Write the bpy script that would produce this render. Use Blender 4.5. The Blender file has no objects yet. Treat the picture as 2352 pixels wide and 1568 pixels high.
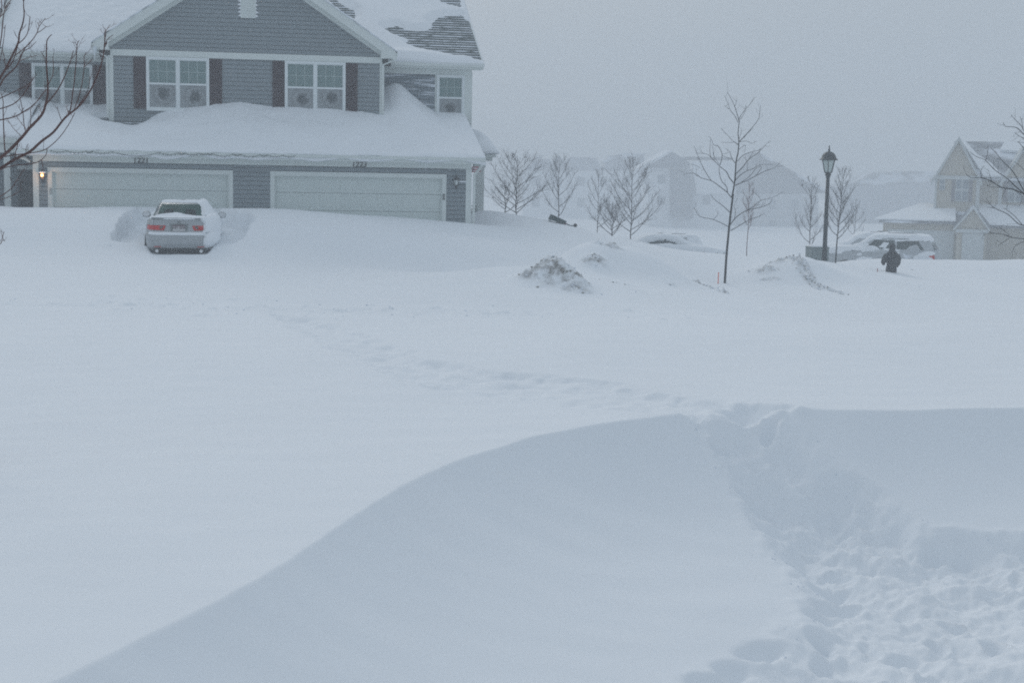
import bpy, math, random
import numpy as np
from mathutils import Vector, Matrix
R = math.radians
PI = math.pi
scene = bpy.context.scene
col = scene.collection

# ------------------------------------------------------------------ camera
PITCH, ROLL, FOC, CH = .121, .019, 3300.0, 2.45          # focal length for a 2352 wide picture
_f = np.array([0, math.cos(PITCH), -math.sin(PITCH)])
_U = np.array([0, math.sin(PITCH), math.cos(PITCH)])
_X = np.array([1.0, 0, 0])
_r = math.cos(ROLL) * _X + math.sin(ROLL) * _U
_u = math.cos(ROLL) * _U - math.sin(ROLL) * _X
cam_d = bpy.data.cameras.new('camera')
cam = bpy.data.objects.new('camera', cam_d)
col.objects.link(cam)
cam_d.sensor_width = 36
cam_d.lens = 36 * FOC / 2352
cam_d.clip_start = .1
cam_d.clip_end = 4000
cam.matrix_world = Matrix(((_r[0], _u[0], -_f[0], 0), (_r[1], _u[1], -_f[1], 0), (_r[2], _u[2], -_f[2], CH), (0, 0, 0, 1)))
scene.camera = cam

# ------------------------------------------------------------------ world, sun, exposure
SUN_EL, SUN_AZ = R(33), R(-24)            # azimuth from +Y (beyond the houses), negative = left
world = bpy.data.worlds.new('World')
scene.world = world
world.use_nodes = True
wn = world.node_tree
wn.nodes.clear()
wo = wn.nodes.new('ShaderNodeOutputWorld')
wb = wn.nodes.new('ShaderNodeBackground')
sky = wn.nodes.new('ShaderNodeTexSky')
sky.sky_type = 'NISHITA'
sky.sun_disc = False
sky.sun_elevation = SUN_EL
sky.sun_rotation = SUN_AZ
sky.air_density = 1.0
sky.dust_density = 6.0
tc = wn.nodes.new('ShaderNodeTexCoord')
sp = wn.nodes.new('ShaderNodeSeparateXYZ')
rp = wn.nodes.new('ShaderNodeValToRGB')
rp.color_ramp.elements[0].position = 0.0
rp.color_ramp.elements[0].color = (.385, .452, .515, 1)
rp.color_ramp.elements[1].position = 1.0
rp.color_ramp.elements[1].color = (.54, .615, .695, 1)
sc_ = wn.nodes.new('ShaderNodeVectorMath')
sc_.operation = 'SCALE'
sc_.inputs['Scale'].default_value = 9.7
mx = wn.nodes.new('ShaderNodeMix')
mx.data_type = 'RGBA'
mx.inputs[0].default_value = .88          # a thick overcast over the clear sky's light
L = wn.links.new
L(tc.outputs['Generated'], sp.inputs[0])
L(sp.outputs['Z'], rp.inputs[0])
L(rp.outputs[0], sc_.inputs[0])
L(sky.outputs[0], mx.inputs[6])
L(sc_.outputs[0], mx.inputs[7])
L(mx.outputs[2], wb.inputs[0])
wb.inputs[1].default_value = .1
L(wb.outputs[0], wo.inputs[0])

sd = bpy.data.lights.new('sun', 'SUN')
sd.energy = .68
sd.angle = R(24)
sd.color = (1, .975, .94)
sun = bpy.data.objects.new('sun', sd)
col.objects.link(sun)
to_sun = Vector((math.sin(SUN_AZ) * math.cos(SUN_EL), math.cos(SUN_AZ) * math.cos(SUN_EL), math.sin(SUN_EL)))
sun.rotation_euler = to_sun.to_track_quat('Z', 'Y').to_euler()

scene.view_settings.view_transform = 'Standard'
scene.view_settings.look = 'None'
scene.view_settings.exposure = 0.06
scene.view_settings.gamma = 1.0
scene.cycles.volume_bounces = 2
scene.cycles.max_bounces = 6
scene.cycles.sample_clamp_indirect = 4
scene.cycles.use_denoising = False
scene.cycles.filter_width = 1.9

# ------------------------------------------------------------------ helpers: placing
def ray(u, v):
    return _f + (u - 1176) / FOC * _r + (784 - v) / FOC * _u

def at(u, v, Y):
    """world point at forward distance Y seen at picture position (u, v)"""
    d = ray(u, v)
    p = d * (Y / d[1])
    return Vector((p[0], p[1], p[2] + CH))

HA = .1703                                  # the townhouse facade turns this much
HO = Vector((-13.727, 41.189, 0))
HE = Vector((math.cos(HA), math.sin(HA), 0))
HN = Vector((-math.sin(HA), math.cos(HA), 0))
def hw(s, t, z=0):
    return HO + HE * s + HN * t + Vector((0, 0, z))
def hit(u, v, t):
    """(s, z) on the facade-parallel plane at depth t"""
    d = Vector(ray(u, v))
    C = Vector((0, 0, CH))
    k = ((HO - C).dot(HN) + t) / d.dot(HN)
    p = C + d * k - HO
    return p.dot(HE), p.z

# ------------------------------------------------------------------ helpers: objects
def tag(o, label=None, cat=None, group=None, kind=None):
    if label: o['label'] = label
    if cat: o['category'] = cat
    if group: o['group'] = group
    if kind: o['kind'] = kind
    return o

def empty(name, loc=(0, 0, 0), rz=0.0):
    o = bpy.data.objects.new(name, None)
    col.objects.link(o)
    o.location = loc
    o.rotation_euler = (0, 0, rz)
    o.empty_display_size = .3
    return o

class MB:
    def __init__(s):
        s.v = []; s.f = []
    def add(s, vs, fs):
        b = len(s.v)
        s.v.extend([tuple(p) for p in vs])
        s.f.extend([tuple(i + b for i in f) for f in fs])
    def box(s, x0, x1, y0, y1, z0, z1):
        s.add([(x0, y0, z0), (x1, y0, z0), (x1, y1, z0), (x0, y1, z0), (x0, y0, z1), (x1, y0, z1), (x1, y1, z1), (x0, y1, z1)],
              [(3, 2, 1, 0), (4, 5, 6, 7), (0, 1, 5, 4), (1, 2, 6, 5), (2, 3, 7, 6), (3, 0, 4, 7)])
        return s
    def quad(s, a, b, c, d):
        s.add([a, b, c, d], [(0, 1, 2, 3)])
    def prism(s, pts, ax, a0, a1):
        """polygon pts (2d) extruded along axis ax from a0 to a1"""
        n = len(pts)
        def P(p, a):
            q = list(p); q.insert(ax, a); return tuple(q)
        s.add([P(p, a0) for p in pts] + [P(p, a1) for p in pts],
              [tuple(range(n)), tuple(range(2 * n - 1, n - 1, -1))] + [(i, i + n, (i + 1) % n + n, (i + 1) % n) for i in range(n)])
    def tube(s, pts, rad, n=6, cap=True):
        pts = [Vector(p) for p in pts]
        k = len(pts)
        if not hasattr(rad, '__len__'): rad = [rad] * k
        b = len(s.v)
        d0 = (pts[1] - pts[0]).normalized()
        ref = Vector((0, 0, 1)) if abs(d0.z) < .9 else Vector((1, 0, 0))
        a = d0.cross(ref).normalized()
        for i in range(k):
            d = (pts[min(i + 1, k - 1)] - pts[max(i - 1, 0)])
            if d.length < 1e-9: d = d0
            d.normalize()
            a = (a - d * a.dot(d))
            if a.length < 1e-6: a = d.orthogonal()
            a.normalize()
            c = d.cross(a)
            for j in range(n):
                q = 2 * PI * j / n
                s.v.append(tuple(pts[i] + (a * math.cos(q) + c * math.sin(q)) * rad[i]))
        for i in range(k - 1):
            for j in range(n):
                s.f.append((b + i * n + j, b + i * n + (j + 1) % n, b + (i + 1) * n + (j + 1) % n, b + (i + 1) * n + j))
        if cap:
            s.f.append(tuple(b + j for j in range(n))[::-1])
            s.f.append(tuple(b + (k - 1) * n + j for j in range(n)))
    def lathe(s, prof, n=16, c=(0, 0), tw=0.0):
        """prof: (radius, z) from bottom to top"""
        b = len(s.v)
        for r_, z in prof:
            for j in range(n):
                q = 2 * PI * j / n + tw
                s.v.append((c[0] + r_ * math.cos(q), c[1] + r_ * math.sin(q), z))
        for i in range(len(prof) - 1):
            for j in range(n):
                s.f.append((b + i * n + j, b + i * n + (j + 1) % n, b + (i + 1) * n + (j + 1) % n, b + (i + 1) * n + j))
        s.f.append(tuple(b + j for j in range(n))[::-1])
        s.f.append(tuple(b + (len(prof) - 1) * n + j for j in range(n)))
    def build(s, name, m, parent=None, loc=None, smooth=False, bevel=0.0):
        me = bpy.data.meshes.new(name)
        me.from_pydata(s.v, [], s.f)
        me.update()
        o = bpy.data.objects.new(name, me)
        col.objects.link(o)
        if m: me.materials.append(m)
        if parent: o.parent = parent
        if loc is not None: o.location = loc
        if smooth:
            me.polygons.foreach_set('use_smooth', [True] * len(me.polygons))
        if bevel:
            b = o.modifiers.new('bevel', 'BEVEL'); b.width = bevel; b.segments = 2; b.limit_method = 'ANGLE'
        return o

def grid_mesh(name, X, Y, Z, m, parent=None, keep=None, smooth=True, attr=None):
    """mesh from 2d arrays; keep = boolean array of faces to keep"""
    r_, c_ = X.shape
    co = np.stack([X, Y, Z], -1).reshape(-1, 3).astype(np.float32)
    idx = np.arange(r_ * c_).reshape(r_, c_)
    q = np.stack([idx[:-1, :-1], idx[:-1, 1:], idx[1:, 1:], idx[1:, :-1]], -1)
    q = q[keep] if keep is not None else q.reshape(-1, 4)
    q = q.reshape(-1, 4)
    me = bpy.data.meshes.new(name)
    me.vertices.add(len(co)); me.vertices.foreach_set('co', co.ravel())
    me.loops.add(q.size); me.loops.foreach_set('vertex_index', q.ravel().astype(np.int32))
    me.polygons.add(len(q)); me.polygons.foreach_set('loop_start', np.arange(0, q.size, 4, dtype=np.int32))
    me.polygons.foreach_set('loop_total', np.full(len(q), 4, np.int32))
    me.polygons.foreach_set('use_smooth', np.full(len(q), smooth))
    me.update(calc_edges=True)
    if attr:
        for k, a in attr.items():
            at_ = me.attributes.new(k, 'FLOAT', 'POINT'); at_.data.foreach_set('value', a.ravel().astype(np.float32))
    me.validate()
    o = bpy.data.objects.new(name, me)
    col.objects.link(o)
    me.materials.append(m)
    if parent: o.parent = parent
    return o

# ------------------------------------------------------------------ helpers: noise (numpy)
def _hash(ix, iy, seed):
    h = (ix.astype(np.int64) * 374761393 + iy.astype(np.int64) * 668265263 + seed * 1442695041) & 0xffffffff
    h = ((h ^ (h >> 13)) * 1274126177) & 0xffffffff
    h = (h ^ (h >> 16)) & 0xffffffff
    return h / 4294967295.0 * 2 * PI
def gn(x, y, seed=0):
    x = np.asarray(x, float); y = np.asarray(y, float)
    ix = np.floor(x); iy = np.floor(y); fx = x - ix; fy = y - iy
    u = fx * fx * fx * (fx * (fx * 6 - 15) + 10); v = fy * fy * fy * (fy * (fy * 6 - 15) + 10)
    def g(a, b):
        t = _hash(ix + a, iy + b, seed)
        return np.cos(t) * (fx - a) + np.sin(t) * (fy - b)
    return ((g(0, 0) * (1 - u) + g(1, 0) * u) * (1 - v) + (g(0, 1) * (1 - u) + g(1, 1) * u) * v) * 1.5
def fbm(x, y, seed=0, o=4, gain=.5):
    s = 0; a = 1.0
    for i in range(o):
        s = s + a * gn(x * 2 ** i + 13.7 * i, y * 2 ** i + 7.1 * i, seed + i); a *= gain
    return s
def sst(a, b, x):
    t = np.clip((x - a) / (b - a), 0, 1)
    return t * t * (3 - 2 * t)
def sdist_poly(X, Y, poly):
    """signed distance to a closed polygon, negative inside"""
    P = np.array(poly, float); n = len(P)
    d = np.full(X.shape, 1e9); ins = np.zeros(X.shape, bool)
    for i in range(n):
        a = P[i]; b = P[(i + 1) % n]; e = b - a
        t = np.clip(((X - a[0]) * e[0] + (Y - a[1]) * e[1]) / max(e @ e, 1e-9), 0, 1)
        d = np.minimum(d, np.hypot(X - a[0] - t * e[0], Y - a[1] - t * e[1]))
        c = ((a[1] > Y) != (b[1] > Y)) & (X < (b[0] - a[0]) * (Y - a[1]) / ((b[1] - a[1]) if abs(b[1] - a[1]) > 1e-9 else 1e-9) + a[0])
        ins ^= c
    return np.where(ins, -d, d)

# ------------------------------------------------------------------ materials
def nd(nt, t, **kw):
    n = nt.nodes.new(t)
    for k, v in kw.items():
        setattr(n, k, v)
    return n
def mat(name, c, rough=.7, metal=0.0, var=.12, vscale=3.0, bump=0.0, bscale=40.0, spec=.4, stretch=(1, 1, 1), coat=0.0):
    m = bpy.data.materials.new(name)
    m.use_nodes = True
    nt = m.node_tree
    b = nt.nodes['Principled BSDF']
    b.inputs['Roughness'].default_value = rough
    b.inputs['Metallic'].default_value = metal
    b.inputs['Specular IOR Level'].default_value = spec
    b.inputs['Coat Weight'].default_value = coat
    tcn = nd(nt, 'ShaderNodeTexCoord')
    mp = nd(nt, 'ShaderNodeMapping'); mp.inputs['Scale'].default_value = stretch
    nt.links.new(tcn.outputs['Object'], mp.inputs[0])
    ns = nd(nt, 'ShaderNodeTexNoise'); ns.inputs['Scale'].default_value = vscale; ns.inputs['Detail'].default_value = 5
    nt.links.new(mp.outputs[0], ns.inputs['Vector'])
    mix = nd(nt, 'ShaderNodeMix', data_type='RGBA')
    lo = tuple(max(0, x * (1 - var)) for x in c[:3]) + (1,); hi = tuple(min(1, x * (1 + var)) for x in c[:3]) + (1,)
    mix.inputs[6].default_value = lo; mix.inputs[7].default_value = hi
    nt.links.new(ns.outputs['Fac'], mix.inputs[0])
    nt.links.new(mix.outputs[2], b.inputs['Base Color'])
    if bump:
        n2 = nd(nt, 'ShaderNodeTexNoise'); n2.inputs['Scale'].default_value = bscale; n2.inputs['Detail'].default_value = 4
        nt.links.new(tcn.outputs['Object'], n2.inputs['Vector'])
        bp = nd(nt, 'ShaderNodeBump'); bp.inputs['Strength'].default_value = bump; bp.inputs['Distance'].default_value = .02
        nt.links.new(n2.outputs['Fac'], bp.inputs['Height']); nt.links.new(bp.outputs[0], b.inputs['Normal'])
    return m
def frosted(m, amount, scale=(1, 1, 8), nscale=2.0, soft=.12, lines=None, snowc=(.78, .83, .9, 1)):
    """lay blown snow over a material: patches where a stretched noise is high (and along courses)"""
    nt = m.node_tree; b = nt.nodes['Principled BSDF']
    src = b.inputs['Base Color'].links[0].from_socket
    tcn = nd(nt, 'ShaderNodeTexCoord'); mp = nd(nt, 'ShaderNodeMapping'); mp.inputs['Scale'].default_value = scale
    ns = nd(nt, 'ShaderNodeTexNoise'); ns.inputs['Scale'].default_value = nscale; ns.inputs['Detail'].default_value = 6
    nt.links.new(tcn.outputs['Object'], mp.inputs[0]); nt.links.new(mp.outputs[0], ns.inputs['Vector'])
    mr = nd(nt, 'ShaderNodeMapRange'); mr.inputs['From Min'].default_value = 1 - amount; mr.inputs['From Max'].default_value = 1 - amount + soft
    nt.links.new(ns.outputs['Fac'], mr.inputs['Value'])
    fac = mr.outputs[0]
    if lines:
        ax, per, wid, base = lines
        sx = nd(nt, 'ShaderNodeSeparateXYZ'); nt.links.new(tcn.outputs['Object'], sx.inputs[0])
        dv = nd(nt, 'ShaderNodeMath', operation='DIVIDE'); dv.inputs[1].default_value = per; nt.links.new(sx.outputs[ax], dv.inputs[0])
        fr = nd(nt, 'ShaderNodeMath', operation='FRACT'); nt.links.new(dv.outputs[0], fr.inputs[0])
        lt = nd(nt, 'ShaderNodeMath', operation='LESS_THAN'); lt.inputs[1].default_value = wid; nt.links.new(fr.outputs[0], lt.inputs[0])
        n3 = nd(nt, 'ShaderNodeTexNoise'); n3.inputs['Scale'].default_value = 3.5; n3.inputs['Detail'].default_value = 6
        nt.links.new(tcn.outputs['Object'], n3.inputs['Vector'])
        m3 = nd(nt, 'ShaderNodeMapRange'); m3.inputs['From Min'].default_value = base; m3.inputs['From Max'].default_value = base + .25
        nt.links.new(n3.outputs['Fac'], m3.inputs['Value'])
        ml = nd(nt, 'ShaderNodeMath', operation='MULTIPLY'); nt.links.new(lt.outputs[0], ml.inputs[0]); nt.links.new(m3.outputs[0], ml.inputs[1])
        mxx = nd(nt, 'ShaderNodeMath', operation='MAXIMUM'); nt.links.new(ml.outputs[0], mxx.inputs[0]); nt.links.new(fac, mxx.inputs[1])
        fac = mxx.outputs[0]
    mix = nd(nt, 'ShaderNodeMix', data_type='RGBA')
    nt.links.new(fac, mix.inputs[0]); nt.links.new(src, mix.inputs[6]); mix.inputs[7].default_value = snowc
    nt.links.new(mix.outputs[2], b.inputs['Base Color'])
    return m

def snow_material(name, dirt=False):
    m = mat(name, (.84, .872, .905), rough=.95, var=.02, vscale=.8, spec=.12)
    nt = m.node_tree; b = nt.nodes['Principled BSDF']
    tcn = nd(nt, 'ShaderNodeTexCoord')
    n1 = nd(nt, 'ShaderNodeTexNoise'); n1.inputs['Scale'].default_value = 30; n1.inputs['Detail'].default_value = 6; n1.inputs['Roughness'].default_value = .65
    mp = nd(nt, 'ShaderNodeMapping'); mp.inputs['Scale'].default_value = (.8, 1.5, 1.5); mp.inputs['Rotation'].default_value = (0, 0, R(28))
    n2 = nd(nt, 'ShaderNodeTexNoise'); n2.inputs['Scale'].default_value = 1.6; n2.inputs['Detail'].default_value = 5
    nt.links.new(tcn.outputs['Object'], n1.inputs['Vector']); nt.links.new(tcn.outputs['Object'], mp.inputs[0]); nt.links.new(mp.outputs[0], n2.inputs['Vector'])
    b1 = nd(nt, 'ShaderNodeBump'); b1.inputs['Strength'].default_value = .22; b1.inputs['Distance'].default_value = .012
    b2 = nd(nt, 'ShaderNodeBump'); b2.inputs['Strength'].default_value = .14; b2.inputs['Distance'].default_value = .05
    nt.links.new(n2.outputs['Fac'], b2.inputs['Height']); nt.links.new(n1.outputs['Fac'], b1.inputs['Height'])
    nt.links.new(b2.outputs[0], b1.inputs['Normal']); nt.links.new(b1.outputs[0], b.inputs['Normal'])
    if dirt:
        src = b.inputs['Base Color'].links[0].from_socket
        a = nd(nt, 'ShaderNodeAttribute', attribute_name='dirt')
        n3 = nd(nt, 'ShaderNodeTexNoise'); n3.inputs['Scale'].default_value = 4.5; n3.inputs['Detail'].default_value = 8; n3.inputs['Roughness'].default_value = .7
        nt.links.new(tcn.outputs['Object'], n3.inputs['Vector'])
        mr = nd(nt, 'ShaderNodeMapRange'); mr.inputs['From Min'].default_value = .42; mr.inputs['From Max'].default_value = .62
        nt.links.new(n3.outputs['Fac'], mr.inputs['Value'])
        ml = nd(nt, 'ShaderNodeMath', operation='MULTIPLY'); nt.links.new(a.outputs['Fac'], ml.inputs[0]); nt.links.new(mr.outputs[0], ml.inputs[1])
        mix = nd(nt, 'ShaderNodeMix', data_type='RGBA')
        nt.links.new(ml.outputs[0], mix.inputs[0]); nt.links.new(src, mix.inputs[6]); mix.inputs[7].default_value = (.22, .21, .19, 1)
        nt.links.new(mix.outputs[2], b.inputs['Base Color'])
    return m

M = {}
M['snow'] = snow_material('snow')
M['ground'] = snow_material('ground_snow', True)
M['trim'] = mat('painted_trim', (.66, .71, .69), .55, var=.05, vscale=2)
M['siding'] = frosted(mat('blue_grey_siding', (.195, .235, .255), .6, var=.1, vscale=1.2, stretch=(.3, 1, 3)), .27, (.5, 1, 5), 1.6, .12)
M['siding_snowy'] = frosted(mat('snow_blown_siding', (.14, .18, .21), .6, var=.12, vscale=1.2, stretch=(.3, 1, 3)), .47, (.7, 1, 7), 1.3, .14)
M['shutter'] = mat('maroon_shutter', (.022, .004, .009), .8, var=.15, spec=.1)
M['door_white'] = frosted(mat('garage_door_paint', (.60, .66, .64), .6, var=.05, vscale=1.5), .30, (1, 1, 1), 1.1, .2, snowc=(.62, .68, .7, 1))
M['shingle'] = frosted(mat('grey_shingle', (.045, .07, .07), .9, var=.35, vscale=9, stretch=(1, 3, 1), bump=.4, bscale=60), .22, (.6, 2, 1), 1.6, .12, lines=('Y', .19, .34, .30))
M['dark'] = mat('black_metal', (.02, .022, .026), .45, var=.2)
M['post'] = mat('lamp_post_paint', (.018, .026, .03), .5, var=.2)
M['glass_lamp'] = mat('frosted_lamp_glass', (.62, .68, .68), .25, var=.06)
M['glass_dark'] = mat('dark_glass', (.03, .05, .05), .12, var=.3, spec=.6)
M['bark_red'] = mat('red_brown_bark', (.085, .028, .022), .75, var=.3, vscale=12, bump=.4, bscale=90)
M['bark_dark'] = mat('dark_bark', (.035, .034, .034), .85, var=.3, vscale=8, bump=.4)
M['bark_grey'] = mat('grey_bark', (.07, .06, .06), .85, var=.25, vscale=6)
M['orange'] = mat('orange_stake', (.75, .09, .03), .6, var=.1)
M['coat'] = mat('dark_coat', (.020, .022, .026), .9, var=.25, vscale=6, bump=.3, bscale=25)
M['skin'] = mat('skin', (.45, .27, .2), .6, var=.05)
M['silver'] = mat('silver_car_paint', (.36, .385, .40), .38, metal=.35, var=.04, coat=.3)
M['rubber'] = mat('tyre_rubber', (.016, .016, .018), .9, var=.2)
M['red'] = mat('red_lamp_plastic', (.50, .004, .003), .5, var=.12, coat=.4)
M['chrome'] = mat('chrome', (.6, .62, .64), .15, metal=1, var=.03)
M['plate'] = mat('licence_plate', (.50, .50, .50), .5, var=.06)
M['plate_ink'] = mat('plate_ink', (.10, .05, .07), .6)
M['car_white'] = frosted(mat('pale_car_paint', (.42, .45, .47), .5, var=.05), .40, (1, 1, 1.5), 1.6, .1)
M['tan'] = frosted(mat('tan_siding', (.42, .39, .32), .8, var=.08, vscale=1), .34, (.4, .4, 2), .7, .2)  # siding tone lightened to carry distance haze, with blown snow over it
M['tan_trim'] = mat('pale_trim', (.50, .54, .54), .7, var=.05)
M['far_wall'] = mat('grey_far_wall', (.24, .26, .29), .8, var=.1, vscale=.5)
M['far_roof'] = frosted(mat('far_shingle', (.18, .195, .215), .9, var=.15, vscale=.6), .52, (.25, .5, .5), .8, .12)
M['green_wire'] = mat('green_wire', (.03, .05, .045), .7)
M['cart'] = mat('dark_green_plastic', (.02, .05, .05), .5, var=.25)
M['maroon'] = mat('maroon_plastic', (.12, .03, .05), .6, var=.2)
M['box'] = mat('utility_box_paint', (.19, .235, .235), .6, var=.08)
M['evergreen'] = mat('evergreen', (.05, .07, .055), .9, var=.3)
M['black_door'] = mat('dark_door', (.015, .024, .028), .5, var=.3)
M['yellow'] = mat('yellowish_cover', (.55, .52, .28), .8, var=.1)
M['ice'] = mat('ice', (.7, .76, .8), .15, var=.05)

# ================================================================== TERRAIN
# height of the snow: a smooth sheet through measured points, then drifts, hollow, path, piles, car pit
def _pts():
    P = []
    def a(u, v, Y): p = at(u, v, Y); P.append((p.x, p.y, p.z))
    def h(u, v, t): s, z = hit(u, v, t); p = hw(s, t, z); P.append((p.x, p.y, p.z))
    for u, v in [(0, 476), (77, 482), (200, 477), (300, 474), (520, 479), (640, 479), (720, 484), (800, 491), (900, 499), (1025, 508), (1075, 513)]:
        h(u, v, -.7)
    for u, v in [(0, 476), (200, 479), (640, 482), (900, 502), (1075, 515)]:
        h(u, v + 1, 1.5)
    # lawn falling from the garage to the street
    for s in (-3, 0, 3, 6.6, 9.5, 12):
        k = .0 if s < 8 else -.12 * (s - 8)
        for t, z in ((-2.0, 1.08), (-3.4, 1.0), (-4.6, .80), (-5.9, .33), (-8, .0)):
            p = hw(s, t); P.append((p.x, p.y, z + k * (1 if t > -6 else .6)))
    for u, v, Y in [(1120, 487, 46), (1180, 497, 47.2), (1290, 512, 47.8), (1400, 540, 48), (1450, 549, 49), (1530, 570, 49), (1600, 590, 49), (1660, 601, 48.5),
                    (1720, 607, 50), (1664, 649, 39.2), (1893, 601, 45.5), (1915, 606, 50), (2048, 619, 52), (2015, 636, 48), (1990, 606, 57),
                    (2200, 604, 60), (2352, 600, 62), (2352, 690, 40), (2100, 700, 36), (2000, 760, 28), (1800, 700, 34), (1500, 690, 31), (1250, 690, 29.5), (1200, 560, 40), (1150, 620, 35)]:
        a(u, v, Y)
    for x in (-12, -8, -4, 0, 4, 8):
        P.append((x, 27, -.36)); P.append((x, 22, -.42)); P.append((x, 17, -.5)); P.append((x, 12, -.5))
    for x in (-9, -3, 3, 9): P.append((x, 6, -.5)); P.append((x, 0, -.5))
    P += [(15, 27, -.55), (15, 17, -.5), (-20, 30, 0), (-24, 42, 1.0), (-22, 20, -.4), (-20, 5, -.5), (20, 5, -.6), (25, 30, -.9),
          (3, 57, -1.2), (9, 58, -1.9), (14, 58, -1.75), (19, 66, -1.8), (26, 66, -2.1), (8, 70, -2.6), (18, 80, -2.9), (30, 80, -3.0), (-5, 75, -1.5), (-20, 60, 0.6), (-25, 80, 0)]
    return np.array(P)
_C = _pts()
_far = np.array([(x, y, z) for x, y, z in [(34, 112, -4.0), (44, 112, -4.0), (54, 108, -3.9), (20, 120, -4.8), (0, 120, -4.2), (-30, 120, -3), (60, 80, -3.2), (-60, 60, 0), (-60, 0, -.5), (60, 0, -1), (0, -40, -.5), (0, 200, -6.4), (70, 200, -6.4), (-80, 200, -6)]])
_C = np.vstack([_C, _far])
def _phi(d2):
    return .5 * d2 * np.log(d2 + 1e-9)
def _solve():
    n = len(_C); x = _C[:, 0] / 10; y = _C[:, 1] / 10
    K = _phi((x[:, None] - x) ** 2 + (y[:, None] - y) ** 2) + np.eye(n) * 3e-4
    Pm = np.stack([np.ones(n), x, y], 1)
    A = np.block([[K, Pm], [Pm.T, np.zeros((3, 3))]])
    return np.linalg.solve(A, np.concatenate([_C[:, 2], np.zeros(3)]))
_w = _solve()
def base_z(X, Y):
    x = np.clip(X, -80, 80) / 10; y = np.clip(Y, -40, 200) / 10
    z = _w[-3] + _w[-2] * x + _w[-1] * y
    for i in range(len(_C)):
        z = z + _w[i] * _phi((x - _C[i, 0] / 10) ** 2 + (y - _C[i, 1] / 10) ** 2)
    z = np.clip(z, -9, 1.5)
    return z - np.clip(Y - 200, 0, None) * .012

# crest of the near drift (plan), left to right
def flat(u, v, z0):
    d = ray(u, v); k = (z0 - CH) / d[2]
    return (d[0] * k, d[1] * k)
CREST = [(-5.2, 1.0), (-3.6, 5.2)] + [flat(u, v, -.44) for u, v in [(130, 1568), (300, 1480), (500, 1380), (620, 1310), (750, 1220), (850, 1158), (930, 1110), (1000, 1075), (1080, 1045), (1180, 1014), (1280, 990), (1430, 966), (1590, 949), (1700, 943), (1810, 940), (1950, 943), (2100, 941), (2352, 932)]] + [(10, 18.6), (16, 19)]
_cp = [np.array(p) for p in CREST]; CREST = []
for _i in range(len(_cp) - 1):
    _a, _b, _c, _d = _cp[max(_i - 1, 0)], _cp[_i], _cp[_i + 1], _cp[min(_i + 2, len(_cp) - 1)]
    for _k in range(3):
        _t = _k / 3
        CREST.append(tuple(.5 * (2 * _b + (_c - _a) * _t + (2 * _a - 5 * _b + 4 * _c - _d) * _t * _t + (3 * _b - _a - 3 * _c + _d) * _t ** 3)))
CREST.append(tuple(_cp[-1]))
def crest_sd(X, Y):
    P = np.array(CREST); d = np.full(X.shape, 1e9); side = np.zeros(X.shape)
    arc = np.zeros(X.shape); acc = 0
    for i in range(len(P) - 1):
        a = P[i]; b = P[i + 1]; e = b - a; l = math.hypot(*e)
        t = np.clip(((X - a[0]) * e[0] + (Y - a[1]) * e[1]) / (l * l), 0, 1)
        dx = X - a[0] - t * e[0]; dy = Y - a[1] - t * e[1]
        q = np.hypot(dx, dy); cr = e[0] * dy - e[1] * dx
        m = q < d
        side = np.where(m, np.sign(cr), side); arc = np.where(m, acc + t * l, arc); d = np.where(m, q, d)
        acc += l
    return -side * d, arc, acc       # positive on the near / right side

def hollow(X, Y):
    s, arc, tot = crest_sd(X, Y)
    k = sst(0, 12, arc)
    D = .45 + .62 * k
    Lh = 1.35 + .35 * (1 - k)
    sp = np.clip(s, 0, None)
    dz = -D * 1.2 * (1 - np.exp(-(sp / Lh)))
    lip = .06 * np.exp(-(np.clip(-s, 0, None) / 1.4) ** 1.1)
    lip = np.where(s > 0, .06, lip)
    return dz + lip * sst(0, 4, arc)

def smooth_z(X, Y):
    return base_z(X, Y) + hollow(X, Y)

def ground_at_pixel(u, v):
    d = ray(u, v)
    t = np.linspace(4, 90, 3000)
    X = d[0] * t; Y = d[1] * t; Z = CH + d[2] * t
    g = smooth_z(X, Y)
    i = int(np.argmax(Z < g))
    return (float(X[i]), float(Y[i]))
def gp(pts): return [ground_at_pixel(u, v) for u, v in pts]

TRAMPLE = gp([(1592, 950), (1625, 1022), (1665, 1075), (1710, 1140), (1770, 1225), (1815, 1300), (1850, 1350), (1875, 1410), (1850, 1450), (1790, 1500), (1700, 1540), (1600, 1567), (1850, 1567), (2352, 1567), (2352, 1240), (2230, 1228), (2110, 1212), (2010, 1140), (1900, 1080), (1835, 1020), (1812, 975), (1812, 940), (1700, 930)])
TRAMPLE = TRAMPLE[:12] + [(TRAMPLE[11][0] + .3, 7.0), (9, 7.0), (9, TRAMPLE[14][1])] + TRAMPLE[14:]
PATH = gp([(625, 722), (700, 728), (790, 752), (880, 790), (1000, 838), (1150, 856), (1300, 868), (1420, 884), (1560, 912), (1700, 925), (1820, 938), (1590, 950), (1480, 948), (1350, 935), (1200, 915), (1050, 900), (930, 878), (830, 838), (740, 800), (690, 765)])
STEPS = gp([(1888, 1452), (1892, 1405), (1760, 1488), (1735, 1500), (1680, 1530), (1620, 1562), (1905, 1380), (2080, 1480), (1960, 1540), (1900, 1330), (2050, 1560), (2230, 1540)])

CARX = at(411, 560, 35.3).x
CAR_O = Vector((CARX, 35.3, 0.0)); CAR_A = R(10.0)
CE = (math.cos(CAR_A), math.sin(CAR_A)); CN = (-math.sin(CAR_A), math.cos(CAR_A))

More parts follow.
